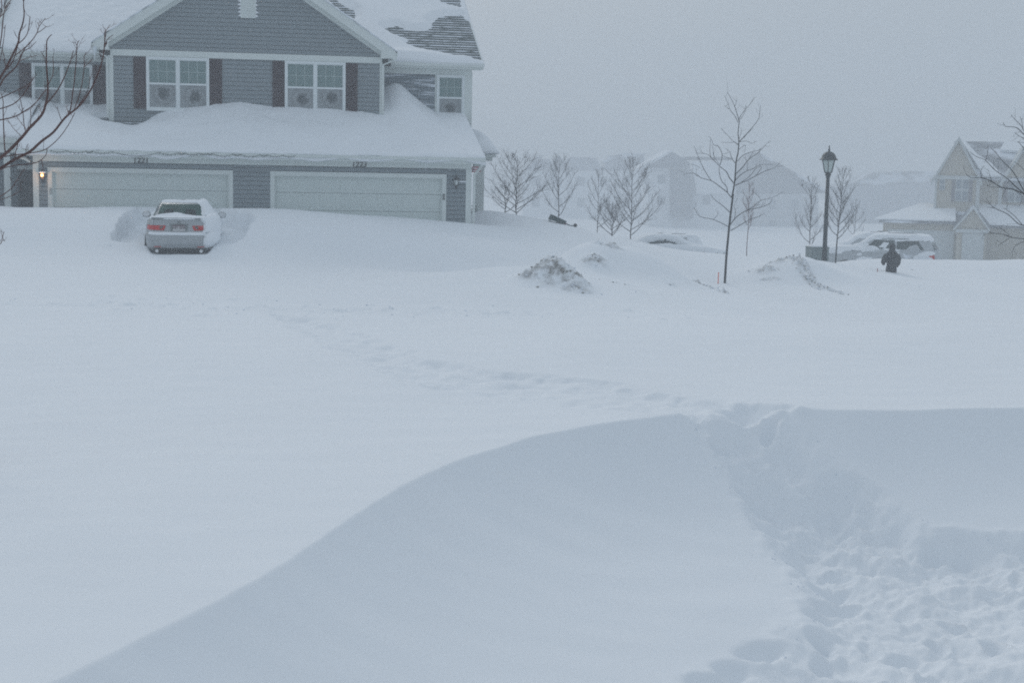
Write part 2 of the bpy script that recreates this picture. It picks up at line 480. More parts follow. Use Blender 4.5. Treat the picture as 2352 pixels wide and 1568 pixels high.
PILES = []   # (x, y, rx, ry, height)
def pile(u, v, Y, rx, ry, h): p = at(u, v, Y); PILES.append((p.x, p.y, rx, ry, h * (.50 if u < 1340 and Y < 34.5 else .60 if u < 1600 else .72)))
pile(1272, 620, 32.0, .52, .62, .76); pile(1232, 642, 31.7, .55, .5, .36); pile(1308, 650, 31.7, .5, .6, .40); pile(1320, 660, 31.2, .4, .4, .22); pile(1395, 600, 36.2, 1.5, 1.6, .95); pile(1350, 590, 35.6, .8, .9, .60); pile(1480, 600, 37, 1.2, 1.4, .5)
pile(1370, 640, 34.6, .38, .35, .22); pile(1455, 592, 37.4, .7, .7, .24); pile(1500, 640, 36.2, 1.1, 1.3, .22)
pile(1825, 640, 41.2, .95, 1.3, .54); pile(1775, 640, 40.2, .95, 1.0, .40); pile(1880, 655, 41.4, 1.0, 1.5, .36)
DIRT = []    # (u, v, Y, rx, ry) blots of grit on the piles
def dirt_at(u, v, Y, rx, ry, a): p = at(u, v, Y); DIRT.append((p.x, p.y, rx, ry, a))
for q in [(1268, 600, 32.2, .34, .4, 1), (1272, 640, 31.6, .45, .5, 1), (1305, 655, 31.4, .42, .35, 1), (1228, 640, 31.6, .32, .25, .9), (1205, 638, 31.7, .25, .12, .6), (1325, 668, 30.9, .3, .15, .8),
          (1345, 574, 36.8, .45, .22, .75), (1385, 578, 36.8, .4, .2, .55), (1403, 592, 36.3, .16, .4, .8), (1410, 604, 35.8, .2, .14, .9), (1365, 632, 34.6, .28, .22, 1), (1390, 610, 35.6, .3, .1, .6), (1450, 582, 37.6, .45, .18, .75),
          (1545, 658, 34.6, .12, .08, .7), (1425, 672, 33, .3, .06, .6), (1476, 688, 32, .12, .05, .7),
          (1758, 628, 40.1, .3, .3, .8), (1785, 612, 40.8, .3, .3, .8), (1815, 600, 41, .3, .25, .6), (1768, 650, 39.4, .3, .12, .5), (1830, 620, 40.6, .12, .5, .8)]:
    dirt_at(*q)
def dline(u0, v0, Y0, u1, v1, Y1, w, a, n=9):
    for i in range(n):
        k = i / (n - 1); dirt_at(u0 + (u1 - u0) * k, v0 + (v1 - v0) * k, Y0 + (Y1 - Y0) * k, w, w, a)
dline(1580, 642, 38, 1668, 676, 35.5, .09, .75, 14)
dline(1832, 605, 41, 1868, 640, 39.5, .12, .8); dline(1868, 640, 39.5, 1935, 672, 38, .13, .6, 11); dline(1835, 640, 40, 1882, 670, 38.6, .08, .7)

rnd = random.Random(7); BOOTS = []
_tp = np.array(TRAMPLE)
while len(BOOTS) < 105:
    bx, by = rnd.uniform(_tp[:, 0].min(), _tp[:, 0].max()), rnd.uniform(7.5, _tp[:, 1].max())
    if sdist_poly(np.array([bx]), np.array([by]), TRAMPLE)[0] < -.15: BOOTS.append((bx, by, rnd.uniform(-.6, 1.6) + .8, rnd.uniform(.035, .10)))
LUMPS = []
for i in range(70):
    u = rnd.random() ** 1.1 * 1250 if i < 52 else rnd.uniform(1200, 2352)
    Y = 27.6 + rnd.gauss(0, .55)
    x = (u - 1176) / FOC * Y
    LUMPS.append((x, Y, rnd.uniform(.06, .20), rnd.uniform(.012, .04)))

def full_z(X, Y):
    X = np.asarray(X, float); Y = np.asarray(Y, float)
    z = smooth_z(X, Y)
    near = sst(46, 30, Y) if False else 1.0
    # broad wind shaping
    z = z + .05 * gn(X * .22, Y * .16, 11) + .028 * gn(X * .5 + 3, Y * .35, 12) + .010 * gn(X * 1.1 + Y * .3, Y * 2.2 - X * .4, 14)
    dirt = np.zeros_like(z)
    # trampled ground
    m = (Y < 22) & (Y > 5) & (X > -1.5) & (X < 11)
    if m.any():
        x = X[m]; y = Y[m]
        wob = .10 * fbm(x * 1.8, y * 1.8, 21, 4)
        sd = sdist_poly(x, y, TRAMPLE) + wob
        k = sst(.18, -.38, sd)
        lump = .50 * fbm(x * .9, y * 1.1, 22, 2) + .30 * fbm(x * 2.3, y * 2.6, 24, 3) + .10 * np.abs(fbm(x * 5, y * 5.5, 25, 2)) + .08 * fbm(x * 10, y * 10, 23, 3) - .04
        far = sst(13.0, 15.5, y)            # the cut through the crest is deeper
        zz = z[m] + k * (-.13 + (.17 + .10 * far) * lump - .13 * far) + np.exp(-((sd - .10) / .12) ** 2) * .018 * (1 + fbm(x * 5, y * 5, 30, 2))
        for bx, by, ba, bd in BOOTS:
            dx = x - bx; dy = y - by; w = (dx * dx + dy * dy) < .25
            if w.any():
                q = ((dx[w] * math.cos(ba) + dy[w] * math.sin(ba)) / .16) ** 2 + ((-dx[w] * math.sin(ba) + dy[w] * math.cos(ba)) / .085) ** 2
                zz[w] += -bd * np.exp(-q ** 1.8) + bd * .35 * np.exp(-(np.sqrt(q) - 1.5) ** 2 * 5)
        z[m] = zz
        for sx, sy in STEPS:
            an = .6; dx = x - sx; dy = y - sy
            q = ((dx * math.cos(an) + dy * math.sin(an)) / .17) ** 2 + ((-dx * math.sin(an) + dy * math.cos(an)) / .11) ** 2
            z[m] -= .13 * np.exp(-q ** 1.5)
    m = (Y < 30) & (Y > 14) & (X > -6) & (X < 6)
    if m.any():
        x = X[m]; y = Y[m]
        sd = sdist_poly(x, y, PATH) + .16 * fbm(x * 2, y * 2, 41, 3)
        k = sst(.12, -.25, sd)
        lump = .55 * np.abs(fbm(x * .9, y * 1.0, 42, 2)) + .16 * fbm(x * 3, y * 3, 43, 3)
        z[m] += .44 * (k * (-.20 + .30 * lump) + np.exp(-((sd - .12) / .15) ** 2) * .02)
    # street edge lumps
    m = (Y > 25.5) & (Y < 30)
    if m.any():
        x = X[m]; y = Y[m]
        band = np.exp(-((y - 27.6) / .55) ** 2)
        zz = z[m] + band * (.035 * np.abs(fbm(x * 1.8, y * 1.8, 51, 3)) + .02 * fbm(x * 6, y * 6, 52, 2)) * sst(3, -2, x) - .012 * np.exp(-((y - 28.5 - .25 * gn(x * .3, x * 0, 57)) / .3) ** 2) + .02 * np.exp(-((y - 26.6) / .7) ** 2)
        for lx, ly, lr, lh in LUMPS:
            q = (x - lx) ** 2 + (y - ly) ** 2
            w = q < (3 * lr) ** 2
            if w.any():
                zz[w] += lh * np.exp(-(q[w] / lr ** 2) ** 1.6)
        z[m] = zz
    # ploughed piles
    m = (Y > 30) & (Y < 46) & (X > -3) & (X < 14)
    if m.any():
        x = X[m]; y = Y[m]; hh = np.zeros_like(x)
        for px, py, rx, ry, h in PILES:
            q = ((x - px) / rx) ** 2 + ((y - py) / ry) ** 2
            hh += h * np.exp(-q ** 1.15)
        dd = np.zeros_like(x)
        for px, py, rx, ry, a in DIRT:
            q = ((x - px) / rx) ** 2 + ((y - py) / ry) ** 2
            dd = np.maximum(dd, a * np.exp(-q ** 1.5))
        rough = .15 * np.abs(fbm(x * 2.6, y * 2.6, 61, 4)) + .05 * fbm(x * 9, y * 9, 62, 3)
        z[m] += hh * .92 + np.minimum(dd * 1.4, 1) * (rough - .03)
        dirt[m] = dd
    # wind scoop round the parked car
    m = (Y > 33) & (Y < 43) & (X > -13) & (X < -4)
    if m.any():
        x = X[m] - CAR_O.x; y = Y[m] - CAR_O.y
        lx = x * CE[0] + y * CE[1]; ly = x * CN[0] + y * CN[1]
        wl = np.interp(ly, [-.6, .0, .5, 1.5, 3, 4.4, 5.2, 6.2], [.7, 1.45, 1.74, 1.72, 1.62, 1.52, 1.50, 1.55]) + .07 * fbm(lx * 3, ly * 3, 71, 3)
        wr = np.interp(ly, [-.6, .0, .5, 1.5, 3, 4.4, 5.2], [.6, .95, 1.2, 1.55, 1.75, 1.6, .8]) + .05 * fbm(lx * 3, ly * 3, 72, 2)
        kl = sst(-wl - .02, -wl + .09, lx)
        kr = sst(wr + .10, wr - .12, lx)
        kk = kl * kr * sst(-.40, .05, ly) * sst(6.6, 5.9, ly)
        floor = .14 + .092 * np.clip(ly, 0, 9) + .03 * fbm(lx * 1.2, ly * 1.2, 73, 3) + .08 * np.clip(-lx - .9, 0, 1) + .16 * sst(.62, .86, np.abs(lx)) * sst(1.8, .6, ly)
        zb = z[m]
        zz = zb + (np.minimum(zb, floor) - zb) * kk
        face = (kl * (1 - kl) * 4) * kr * sst(.1, .6, ly)
        z[m] = zz - face * .07 * np.abs(fbm(ly * 3.1, zz * 3.1, 74, 3))
    return z, dirt

def gz(x, y):
    return float(full_z(np.array([x]), np.array([y]))[0][0])

rows = np.concatenate([np.arange(-40, 6, 1.2), np.arange(6, 20, .036), np.arange(20, 30.5, .055), np.arange(30.5, 43, .05), np.arange(43, 70, .25), 70 * 1.035 ** np.arange(0, 76)])
tt = np.concatenate([np.linspace(-5, -1.06, 36), np.linspace(-1, 1, 860), np.linspace(1.06, 5, 36)])
TY, TT = np.meshgrid(rows, tt, indexing='ij')
TX = TT * (.40 * np.clip(TY, 4, None) + 2.2)
TZ, TD = full_z(TX, TY)
ground = grid_mesh('ground', TX, TY, TZ, M['ground'], attr={'dirt': TD})
tag(ground, kind='structure', label='deep drifted snow over yards and street', cat='ground')

# loose clods of ploughed snow along the street edge and on the piles
def clod(mb, p, r_, rg):
    b = len(mb.v)
    n1, n2 = 6, 4
    for i in range(1, n2):
        th = PI * i / n2
        for j in range(n1):
            q = 2 * PI * j / n1 + rg.random() * .4
            k = r_ * rg.uniform(.7, 1.15)
            mb.v.append((p[0] + k * math.sin(th) * math.cos(q), p[1] + k * math.sin(th) * math.sin(q), p[2] + .75 * k * math.cos(th)))
    for i in range(n2 - 2):
        for j in range(n1):
            mb.f.append((b + i * n1 + (j + 1) % n1, b + i * n1 + j, b + (i + 1) * n1 + j, b + (i + 1) * n1 + (j + 1) % n1))
    mb.f.append(tuple(b + j for j in range(n1))); mb.f.append(tuple(b + (n2 - 2) * n1 + j for j in range(n1))[::-1])
rg = random.Random(3)
cl = MB(); cd = MB()
cx = []
for i in range(60):
    u = rg.random() * 1250 if i < 46 else rg.uniform(1250, 2300)
    Y = 27.6 + rg.gauss(0, .65); cx.append(((u - 1176) / FOC * Y, Y, rg.uniform(.010, .028), 0))
_n = 0
while _n < 130:
    bx, by = rg.uniform(-.5, 9), rg.uniform(7.5, 17)
    if abs(sdist_poly(np.array([bx]), np.array([by]), TRAMPLE)[0] - .03) < .16:
        cx.append((bx, by, rg.uniform(.005, .016), 0)); _n += 1
for px, py, rx, ry, a in DIRT:
    for k in range(int(2 + 16 * a * (rx + ry))):
        cx.append((px + rg.gauss(0, rx * .7), py + rg.gauss(0, ry * .7), rg.uniform(.012, .036) * (.6 + a * .5), 1))
ca = np.array(cx); cz = full_z(ca[:, 0], ca[:, 1])[0]
for (x, y, r_, dk), z in zip(cx, cz):
    clod(cd if dk and rg.random() < .45 else cl, (x, y, z + r_ * .15), r_, rg)
M['clod_dirty'] = mat('gritty_clods', (.32, .31, .29), .95, var=.3, vscale=5)
M['clod_clean'] = mat('clean_clods', (.74, .78, .84), .95, var=.06, vscale=5)
tag(cl.build('snow_clods', M['clod_clean']), 'scattered clods of ploughed snow along the street edge', 'snow clods', kind='stuff')
tag(cd.build('gritty_snow_clods', M['clod_dirty']), 'grey gritty lumps on the ploughed snow piles', 'snow clods', kind='stuff')

# ================================================================== TOWNHOUSE (local x = along the facade, y = away, z = up)
house = empty('townhouse', HO, HA)
tag(house, 'blue-grey sided two-storey duplex with white garage doors numbered 1221 and 1223 half buried in snow', 'house')
LAP = .128
def siding(x0, x1, y, z0, z1, name='wall', m=None, parent=None, left=None, right=None):
    """lapped boards facing -y; left/right may be functions of z"""
    mb = MB(); z = z0
    while z < z1 - 1e-4:
        e = min(LAP, z1 - z)
        a0 = left(z) if left else x0; a1 = left(z + e) if left else x0
        b0 = right(z) if right else x1; b1 = right(z + e) if right else x1
        if b0 - a0 > .02:
            if b1 < a1: a1 = b1 = (a1 + b1) / 2
            g = min(.020, e * .5)           # shadow gap under each lap
            mb.quad((a0, y - .040, z + g), (b0, y - .040, z + g), (b1, y - .030, z + e), (a1, y - .030, z + e))
            mb.quad((a0, y + .002, z + g), (b0, y + .002, z + g), (b0, y - .040, z + g), (a0, y - .040, z + g))
            mb.quad((a0, y + .002, z), (b0, y + .002, z), (b0, y + .002, z + g), (a0, y + .002, z + g))
            mb.quad((a1, y - .030, z + e), (b1, y - .030, z + e), (b1, y + .002, z + e), (a1, y + .002, z + e))
        z += LAP
    return mb.build(name, m or M['siding'], parent or house)

# solid shells behind the boards, so the building is a real volume
sh = MB()
sh.box(.02, .42, .02, 2.7, -.3, 2.45); sh.box(5.56, 6.68, .02, 2.7, -.3, 2.45); sh.box(11.82, 12.57, .02, 4.52, -.3, 2.45); sh.box(.42, 5.56, .02, 2.7, 2.14, 2.45); sh.box(6.68, 11.82, .02, 2.7, 2.14, 2.45)
sh.box(.42, 5.56, .3, 2.7, -.3, 2.14); sh.box(6.68, 11.82, .3, 2.7, -.3, 2.14)
sh.prism([(1.9, 2.0), (10.1, 2.0), (10.1, 5.6), (6.0, 8.2), (1.9, 5.6)], 1, 2.705, 4.6)
sh.prism([(1.8, 0), (1.8 + .01, 0), (1.81, .1)], 1, 4.6, 4.7)
sh.box(-7.9, 13.18, 4.505, 17, -.3, 5.55)
sh.box(-7.9, 0.0, 1.8, 4.5, -.3, 2.9)
sh.build('wall_core', M['siding'], house)
siding(.15, .392, 0, -.3, 2.35); siding(5.584, 6.656, 0, -.3, 2.35); siding(11.843, 12.43, 0, -.3, 2.35)
siding(.392, 5.584, 0, 2.19, 2.35); siding(6.656, 11.843, 0, 2.19, 2.35)
siding(1.98, 10.035, 2.7, 3.2, 5.555)
APX, APZ, SL = 5.965, 8.95, .667
siding(0, 0, 2.7, 5.74, 8.6, left=lambda z: APX - (APZ - .36 - z) / SL, right=lambda z: APX + (APZ - .36 - z) / SL)
siding(10.18, 11.98, 4.5, 2.9, 5.40, m=M['siding_snowy'])
siding(11.98, 13.05, 4.5, 2.9, 3.82, m=M['siding_snowy'])
siding(-7.9, 1.83, 4.5, 2.9, 5.48)
siding(-7.9, -.72, 1.8, -.3, 2.75)
# the flank of the garage and of the upper storey (right side)
def siding_side(x, y0, y1, z0, z1):
    mb = MB(); z = z0
    while z < z1 - 1e-4:
        e = min(LAP, z1 - z)
        mb.quad((x + .024, y0, z), (x + .024, y1, z), (x + .004, y1, z + e), (x + .004, y0, z + e))
        mb.quad((x - .004, y0, z), (x - .004, y1, z), (x + .024, y1, z), (x + .024, y0, z))
        z += LAP
    mb.build('side_wall', M['siding'], house)
siding_side(12.57, .16, 4.5, -.3, 2.6); siding_side(13.18, 4.62, 17, -.3, 5.5)
siding_side(10.12, 2.86, 4.5, 2.9, 5.6)

def board(name, *b, m=None, bevel=0):
    mb = MB()
    for q in b: mb.box(*q)
    return mb.build(name, m or M['trim'], house, bevel=bevel)
board('corner_board', (-.01, .15, -.045, .12, -.3, 2.35)); board('corner_board', (12.43, 12.60, -.045, .12, -.3, 2.35))
board('corner_board', (1.83, 1.98, 2.655, 2.85, 3.0, 5.56)); board('corner_board', (10.035, 10.18, 2.655, 2.85, 3.0, 5.56))
board('corner_board', (13.05, 13.21, 4.455, 4.62, 2.4, 5.49))
board('window_surround', (11.98, 12.035, 4.45, 4.5, 3.82, 5.38), (12.95, 13.05, 4.45, 4.5, 3.82, 5.38), (11.98, 13.05, 4.447, 4.5, 3.80, 3.88))
board('frieze_board', (.0, 12.59, -.055, .01, 2.352, 2.505)); board('frieze_board', (1.90, 10.11, 2.64, 2.72, 5.557, 5.745)); board('frieze_board', (10.19, 13.19, 4.44, 4.51, 5.38, 5.55)); board('frieze_board', (-7.9, 1.82, 4.44, 4.51, 5.46, 5.56))
# garage eave: soffit, fascia, gutter
board('soffit', (-.32, 12.92, -.33, -.0, 2.506, 2.53))
gt = MB(); gt.box(-.32, 12.92, -.36, -.33, 2.50, 2.67)
gt.prism([(-.36, 2.56), (-.46, 2.60), (-.475, 2.685), (-.462, 2.685), (-.45, 2.61), (-.36, 2.58)], 0, -.35, 12.95)
gt.box(-.353, -.34, -.47, -.34, 2.57, 2.683); gt.box(12.94, 12.953, -.47, -.34, 2.57, 2.683)
gt.build('gutter', M['trim'], house)
# garage roof plate
GS = .30
def gr(t): return 2.68 + GS * (t + .36)
rf = MB()
def slope_sheet(mb, x0, x1, t0, t1, zf, th=.05, per=.125):
    t = t0
    while t < t1 - 1e-4:
        e = min(per, t1 - t)
        mb.quad((x0, t, zf(t) + .016), (x1, t, zf(t) + .016), (x1, t + e, zf(t + e) + .002), (x0, t + e, zf(t + e) + .002))
        mb.quad((x0, t, zf(t) - .002), (x1, t, zf(t) - .002), (x1, t, zf(t) + .016), (x0, t, zf(t) + .016))
        t += per
    mb.add([(x0, t0, zf(t0)), (x1, t0, zf(t0)), (x1, t1, zf(t1)), (x0, t1, zf(t1)), (x0, t0, zf(t0) - th), (x1, t0, zf(t0) - th), (x1, t1, zf(t1) - th), (x0, t1, zf(t1) - th)],
           [(4, 7, 6, 5), (0, 4, 5, 1), (1, 5, 6, 2), (2, 6, 7, 3), (3, 7, 4, 0)])
slope_sheet(rf, -.33, 12.95, -.37, 2.68, gr); slope_sheet(rf, 10.19, 12.95, 2.68, 4.48, gr); slope_sheet(rf, -.33, 1.82, 2.68, 4.48, gr)
rf.build('garage_roof', M['shingle'], house)
# left porch roof, set back from the garage eave
rp_ = MB(); slope_sheet(rp_, -8.2, -.34, .95, 4.48, gr); rp_.build('porch_roof', M['shingle'], house)
board('porch_fascia', (-8.2, -.30, .90, .95, gr(.95) - .22, gr(.95) + .01), (-8.2, -.02, .98, 1.78, gr(.95) - .24, gr(.95) - .22))
board('porch_beam', (-8.2, -.02, 1.02, 1.2, gr(.95) - .5, gr(.95) - .245))
board('porch_post', (-.98, -.80, 1.02, 1.2, -.3, gr(.95) - .51)); board('porch_post', (-4.2, -4.02, 1.02, 1.2, -.3, gr(.95) - .51))
board('door_lintel', (-.72, -.012, 1.76, 1.8, 2.09, 2.2))
dd_ = MB(); dd_.box(-.68, -.02, 1.77, 1.8, -.3, 2.08)
for k in range(4): dd_.box(-.6, -.1, 1.755, 1.772, .1 + k * .5, .5 + k * .5)
dd_.build('front_door', M['black_door'], house)
# bracketed return where the garage eave meets the porch
br = MB(); br.tube([(-.42, -.1, 2.46), (-.25, .02, 2.42), (-.08, .02, 2.33)], .045, 6); br.build('downspout_elbow', M['trim'], house)

# upper gable: rakes, returns
def rake(side):
    x1 = APX + side * 4.53; z1 = APZ - 4.53 * SL
    w = .25 * math.sqrt(1 + SL * SL)
    f = MB()
    f.prism([(APX, APZ), (x1, z1), (x1, z1 - .10), (x1 - side * .01, z1 - w), (APX, APZ - w)] if side > 0 else [(APX, APZ), (APX, APZ - w), (x1 + .01, z1 - w), (x1, z1 - .1), (x1, z1)], 1, 2.33, 2.37)
    f.build('rake_fascia', M['trim'], house)
    q = MB(); w2 = w + .001
    q.prism([(APX, APZ - w2 + .06), (x1 - side * .3, z1 + .2 - w2 + .06), (x1 - side * .3, z1 + .2 - w2 - .12), (APX, APZ - w2 - .12)][::side], 1, 2.63, 2.70)
    q.build('rake_frieze', M['trim'], house)
    s_ = MB(); s_.prism([(APX, APZ - w2 + .07), (x1 - side * .02, z1 - w2 + .07), (x1 - side * .02, z1 - w2 + .04), (APX, APZ - w2 + .04)][::side], 1, 2.372, 2.64)
    s_.build('rake_soffit', M['trim'], house)
    r_ = MB()
    r_.prism([(APX, APZ + .035), (x1 + side * .06, z1 - .005), (x1 + side * .06, z1 - .04), (APX, APZ + .002)][::side], 1, 2.30, 8.5)
    r_.build('gable_roof', M['shingle'], house)
    e_ = MB(); a, b = sorted((x1 - side * .45, x1 + side * .02)); e_.prism([(a, 5.70), (b, 5.70), (b, z1 - .07), (a, z1 + (.30 if side > 0 else -.07))] if side > 0 else [(a, 5.70), (b, 5.70), (b, z1 + .30), (a, z1 - .07)], 1, 2.34, 2.62)
    e_.build('eave_return', M['trim'], house)
    g = MB(); xs = x1 + side * .07
    g.box(min(xs, xs - side * .1), max(xs, xs - side * .1), 2.40, 4.2, z1 - .16, z1 - .04); g.build('gutter', M['trim'], house)
    d = MB(); xx = APX + side * 4.16
    d.tube([(xs - side * .04, 2.45, z1 - .12), (xs - side * .04, 2.5, z1 - .24), (xx, 2.60, z1 - .42), (xx, 2.60, 3.7 if side < 0 else 4.0)], [.035, .035, .035, .035], 6)
    d.build('downspout', M['trim'], house)
rake(1); rake(-1)
# gable vent with louvres
gv = MB(); gv.box(5.78, 6.23, 2.62, 2.69, 6.80, 7.9); gv.build('gable_vent', M['trim'], house)
lv = MB()
for k in range(13): lv.prism([(2.60, 6.86 + k * .078), (2.625, 6.86 + k * .078), (2.625, 6.92 + k * .078)], 0, 5.83, 6.18)
lvo = lv.build('louvre', M['trim'], gv and bpy.data.objects['gable_vent'])

# main roof over the upper storey
MSL, MT0, MZ0, RT = .50, 4.10, 5.75, 11.0
def mr_(t): return MZ0 + MSL * (t - MT0)
def mb_(t): return mr_(RT) - MSL * (t - RT)
m2 = MB(); slope_sheet(m2, -2.0, 13.48, MT0, RT, mr_); slope_sheet(m2, -2.0, 13.48, RT, RT + 6.9, lambda t: mb_(t))
m2.build('main_roof', M['shingle'], house)
board('gutter', (10.50, 13.52, 3.99, 4.09, 5.62, 5.74)); board('gutter', (-1.98, 1.40, 3.99, 4.09, 5.64, 5.75))
board('soffit', (10.19, 13.48, 4.09, 4.5, 5.552, 5.57), (10.5, 13.5, 4.07, 4.1, 5.555, 5.70)); board('soffit', (-7.9, 1.8, 4.09, 4.5, 5.562, 5.58), (-2, 1.45, 4.07, 4.1, 5.56, 5.71))
for x in (13.485,):
    f = MB(); f.prism([(MT0, mr_(MT0) + .01), (RT, mr_(RT) + .01), (RT + 6.9, mb_(RT + 6.9)), (RT + 6.9, mb_(RT + 6.9) - .2), (RT, mr_(RT) - .2), (MT0, mr_(MT0) - .2)], 0, x, x + .03)
    f.build('rake_fascia', M['trim'], house)
    g_ = MB(); g_.prism([(4.52, 5.5), (16.9, 5.5), (RT, mr_(RT) - .12)], 0, 13.0, 13.19); g_.build('gable_end', M['siding'], house)
# the taller neighbouring roof section at the far left
def lr(t): return 5.72 + .5 * (t - 3.35)
m3 = MB(); slope_sheet(m3, -8.2, -1.75, 3.35, 9.0, lr); m3.build('stepped_roof', frosted(mat('grey_shingle_left', (.075, .10, .10), .9, var=.35, vscale=9, stretch=(1, 3, 1)), .2, (.6, 2, 1), 1.6, .12, lines=('Y', .125, .3, .42)), house)
board('gutter', (-8.2, -1.74, 3.23, 3.33, 5.58, 5.70)); board('soffit', (-8.2, -1.78, 3.33, 4.5, 5.48, 5.56))
f = MB(); f.prism([(3.33, 5.74), (8.9, lr(8.9) + .02), (8.9, lr(8.9) - .25), (3.9, 5.60), (3.33, 5.50)], 0, -1.75, -1.71); f.build('rake_fascia', M['trim'], house)

# ---- windows
def pane_mat(i, lower, seed):
    m = mat('pane_%s_%d' % ('low' if lower else 'up', i), (.13, .21, .205) if not lower else (.17, .19, .20), .25, var=.12, vscale=2.5, stretch=(6, 1, .4), spec=.5)
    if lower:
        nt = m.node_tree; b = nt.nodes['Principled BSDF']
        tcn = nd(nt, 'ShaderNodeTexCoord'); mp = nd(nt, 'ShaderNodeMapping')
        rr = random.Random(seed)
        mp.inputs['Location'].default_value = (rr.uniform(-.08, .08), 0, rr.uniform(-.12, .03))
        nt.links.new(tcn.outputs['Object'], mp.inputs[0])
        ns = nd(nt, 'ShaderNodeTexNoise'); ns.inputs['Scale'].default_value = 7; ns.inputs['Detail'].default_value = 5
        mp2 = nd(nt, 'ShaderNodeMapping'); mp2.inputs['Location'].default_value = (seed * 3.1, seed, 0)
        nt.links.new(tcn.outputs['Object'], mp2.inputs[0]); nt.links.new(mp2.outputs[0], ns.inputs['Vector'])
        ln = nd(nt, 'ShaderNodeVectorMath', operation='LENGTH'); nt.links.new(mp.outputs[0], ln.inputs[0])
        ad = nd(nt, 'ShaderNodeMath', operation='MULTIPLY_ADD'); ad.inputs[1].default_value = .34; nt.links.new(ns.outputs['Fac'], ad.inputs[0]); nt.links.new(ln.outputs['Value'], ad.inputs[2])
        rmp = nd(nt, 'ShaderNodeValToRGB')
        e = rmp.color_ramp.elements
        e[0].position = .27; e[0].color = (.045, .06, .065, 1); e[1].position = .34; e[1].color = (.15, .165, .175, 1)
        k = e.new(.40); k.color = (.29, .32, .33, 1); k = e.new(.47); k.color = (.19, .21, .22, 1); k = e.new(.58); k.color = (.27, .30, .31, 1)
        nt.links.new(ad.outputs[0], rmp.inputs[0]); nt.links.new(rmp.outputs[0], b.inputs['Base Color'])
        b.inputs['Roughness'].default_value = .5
    return m
up_m = pane_mat(0, False, 1)
WI = [0]
def window(x0, x1, z0, z1, t, units=2, name='window', grid=True, sill=True, dark=False):
    f = MB(); cw = .065; D = .075
    f.box(x0, x1, t - D, t, z1 - cw, z1); f.box(x0, x1, t - D - .01, t, z0, z0 + cw + .02)
    f.box(x0, x0 + cw, t - D, t, z0 + cw + .02, z1 - cw); f.box(x1 - cw, x1, t - D, t, z0 + cw + .02, z1 - cw)
    mull = .075
    uw = (x1 - x0 - 2 * cw - (units - 1) * mull) / units
    zm = (z0 + z1) / 2 + .01
    win = None
    cells = []
    for k in range(units):
        a = x0 + cw + k * (uw + mull); b = a + uw
        if k: f.box(a - mull, a, t - D, t, z0 + cw + .02, z1 - cw)
        s = .028
        f.box(a, b, t - .06, t - .02, zm - .028, zm + .028)
        f.box(a, a + s, t - .055, t - .015, zm + .028, z1 - cw); f.box(b - s, b, t - .055, t - .015, zm + .028, z1 - cw); f.box(a + s, b - s, t - .055, t - .015, z1 - cw - s, z1 - cw)
        f.box(a, a + s, t - .05, t - .012, z0 + cw + .02, zm - .028); f.box(b - s, b, t - .05, t - .012, z0 + cw + .02, zm - .028); f.box(a + s, b - s, t - .05, t - .012, z0 + cw + .02, z0 + cw + .02 + s)
        cells.append((a + s, b - s))
    win = f.build(name, M['window_frame'], house)
    for a, b in cells:
        WI[0] += 1
        p = MB(); p.box(a - (a + b) / 2, b - (a + b) / 2, 0, .006, zm + .028 - (zm + z1) / 2, z1 - cw - .028 - (zm + z1) / 2)
        p.build('upper_pane', up_m, win, loc=((a + b) / 2, t - .033, (zm + z1) / 2))
        if grid:
            g = MB()
            for k in (1, 2):
                x = a + (b - a) * k / 3; g.box(x - .011, x + .011, t - .043, t - .034, zm + .03, z1 - cw - .03)
            zc = (zm + z1 - cw) / 2; g.box(a, b, t - .044, t - .0345, zc - .011, zc + .011)
            g.build('muntin', M['muntin'], win)
        zc = (z0 + cw + zm) / 2
        p = MB(); p.box(-(b - a) / 2, (b - a) / 2, 0, .006, z0 + cw + .045 - zc, zm - .028 - zc)
        p.build('lower_pane', pane_mat(WI[0], True, WI[0] * 7), win, loc=((a + b) / 2, t - .028, zc))
    return win
M['window_frame'] = mat('white_vinyl', (.74, .79, .80), .45, var=.03)
M['muntin'] = mat('grille_between_glass', (.34, .43, .42), .5, var=.03)
window(2.95, 4.825, 3.93, 5.55, 2.68); window(7.11, 8.975, 3.93, 5.55, 2.68)
window(12.036, 12.95, 3.88, 5.38, 4.48, units=1); window(-.665, 1.17, 3.80, 5.37, 4.48)
def shutter(x0, x1, z0, z1, t):
    s_ = MB(); s_.box(x0, x1, t - .045, t - .005, z0, z1)
    s_.box(x0 + .0, x0 + .045, t - .058, t - .045, z0, z1); s_.box(x1 - .045, x1, t - .058, t - .045, z0, z1)
    for a, b in ((z0, z0 + .07), ((z0 + z1) / 2 - .04, (z0 + z1) / 2 + .04), (z1 - .07, z1)): s_.box(x0 + .045, x1 - .045, t - .057, t - .045, a, b)
    z = z0 + .09
    while z < z1 - .1:
        s_.prism([(t - .045, z), (t - .055, z), (t - .045, z + .035)], 0, x0 + .045, x1 - .045); z += .05
    s_.build('shutter', M['shutter'], house)
for a, b, z0, z1, t in [(2.575, 2.94, 3.99, 5.535, 2.68), (4.835, 5.205, 3.98, 5.53, 2.68), (6.735, 7.10, 3.98, 5.53, 2.68), (8.985, 9.345, 3.96, 5.53, 2.68), (-1.04, -.675, 3.85, 5.36, 4.48), (1.18, 1.545, 3.85, 5.36, 4.48)]:
    shutter(a, b, z0, z1, t)

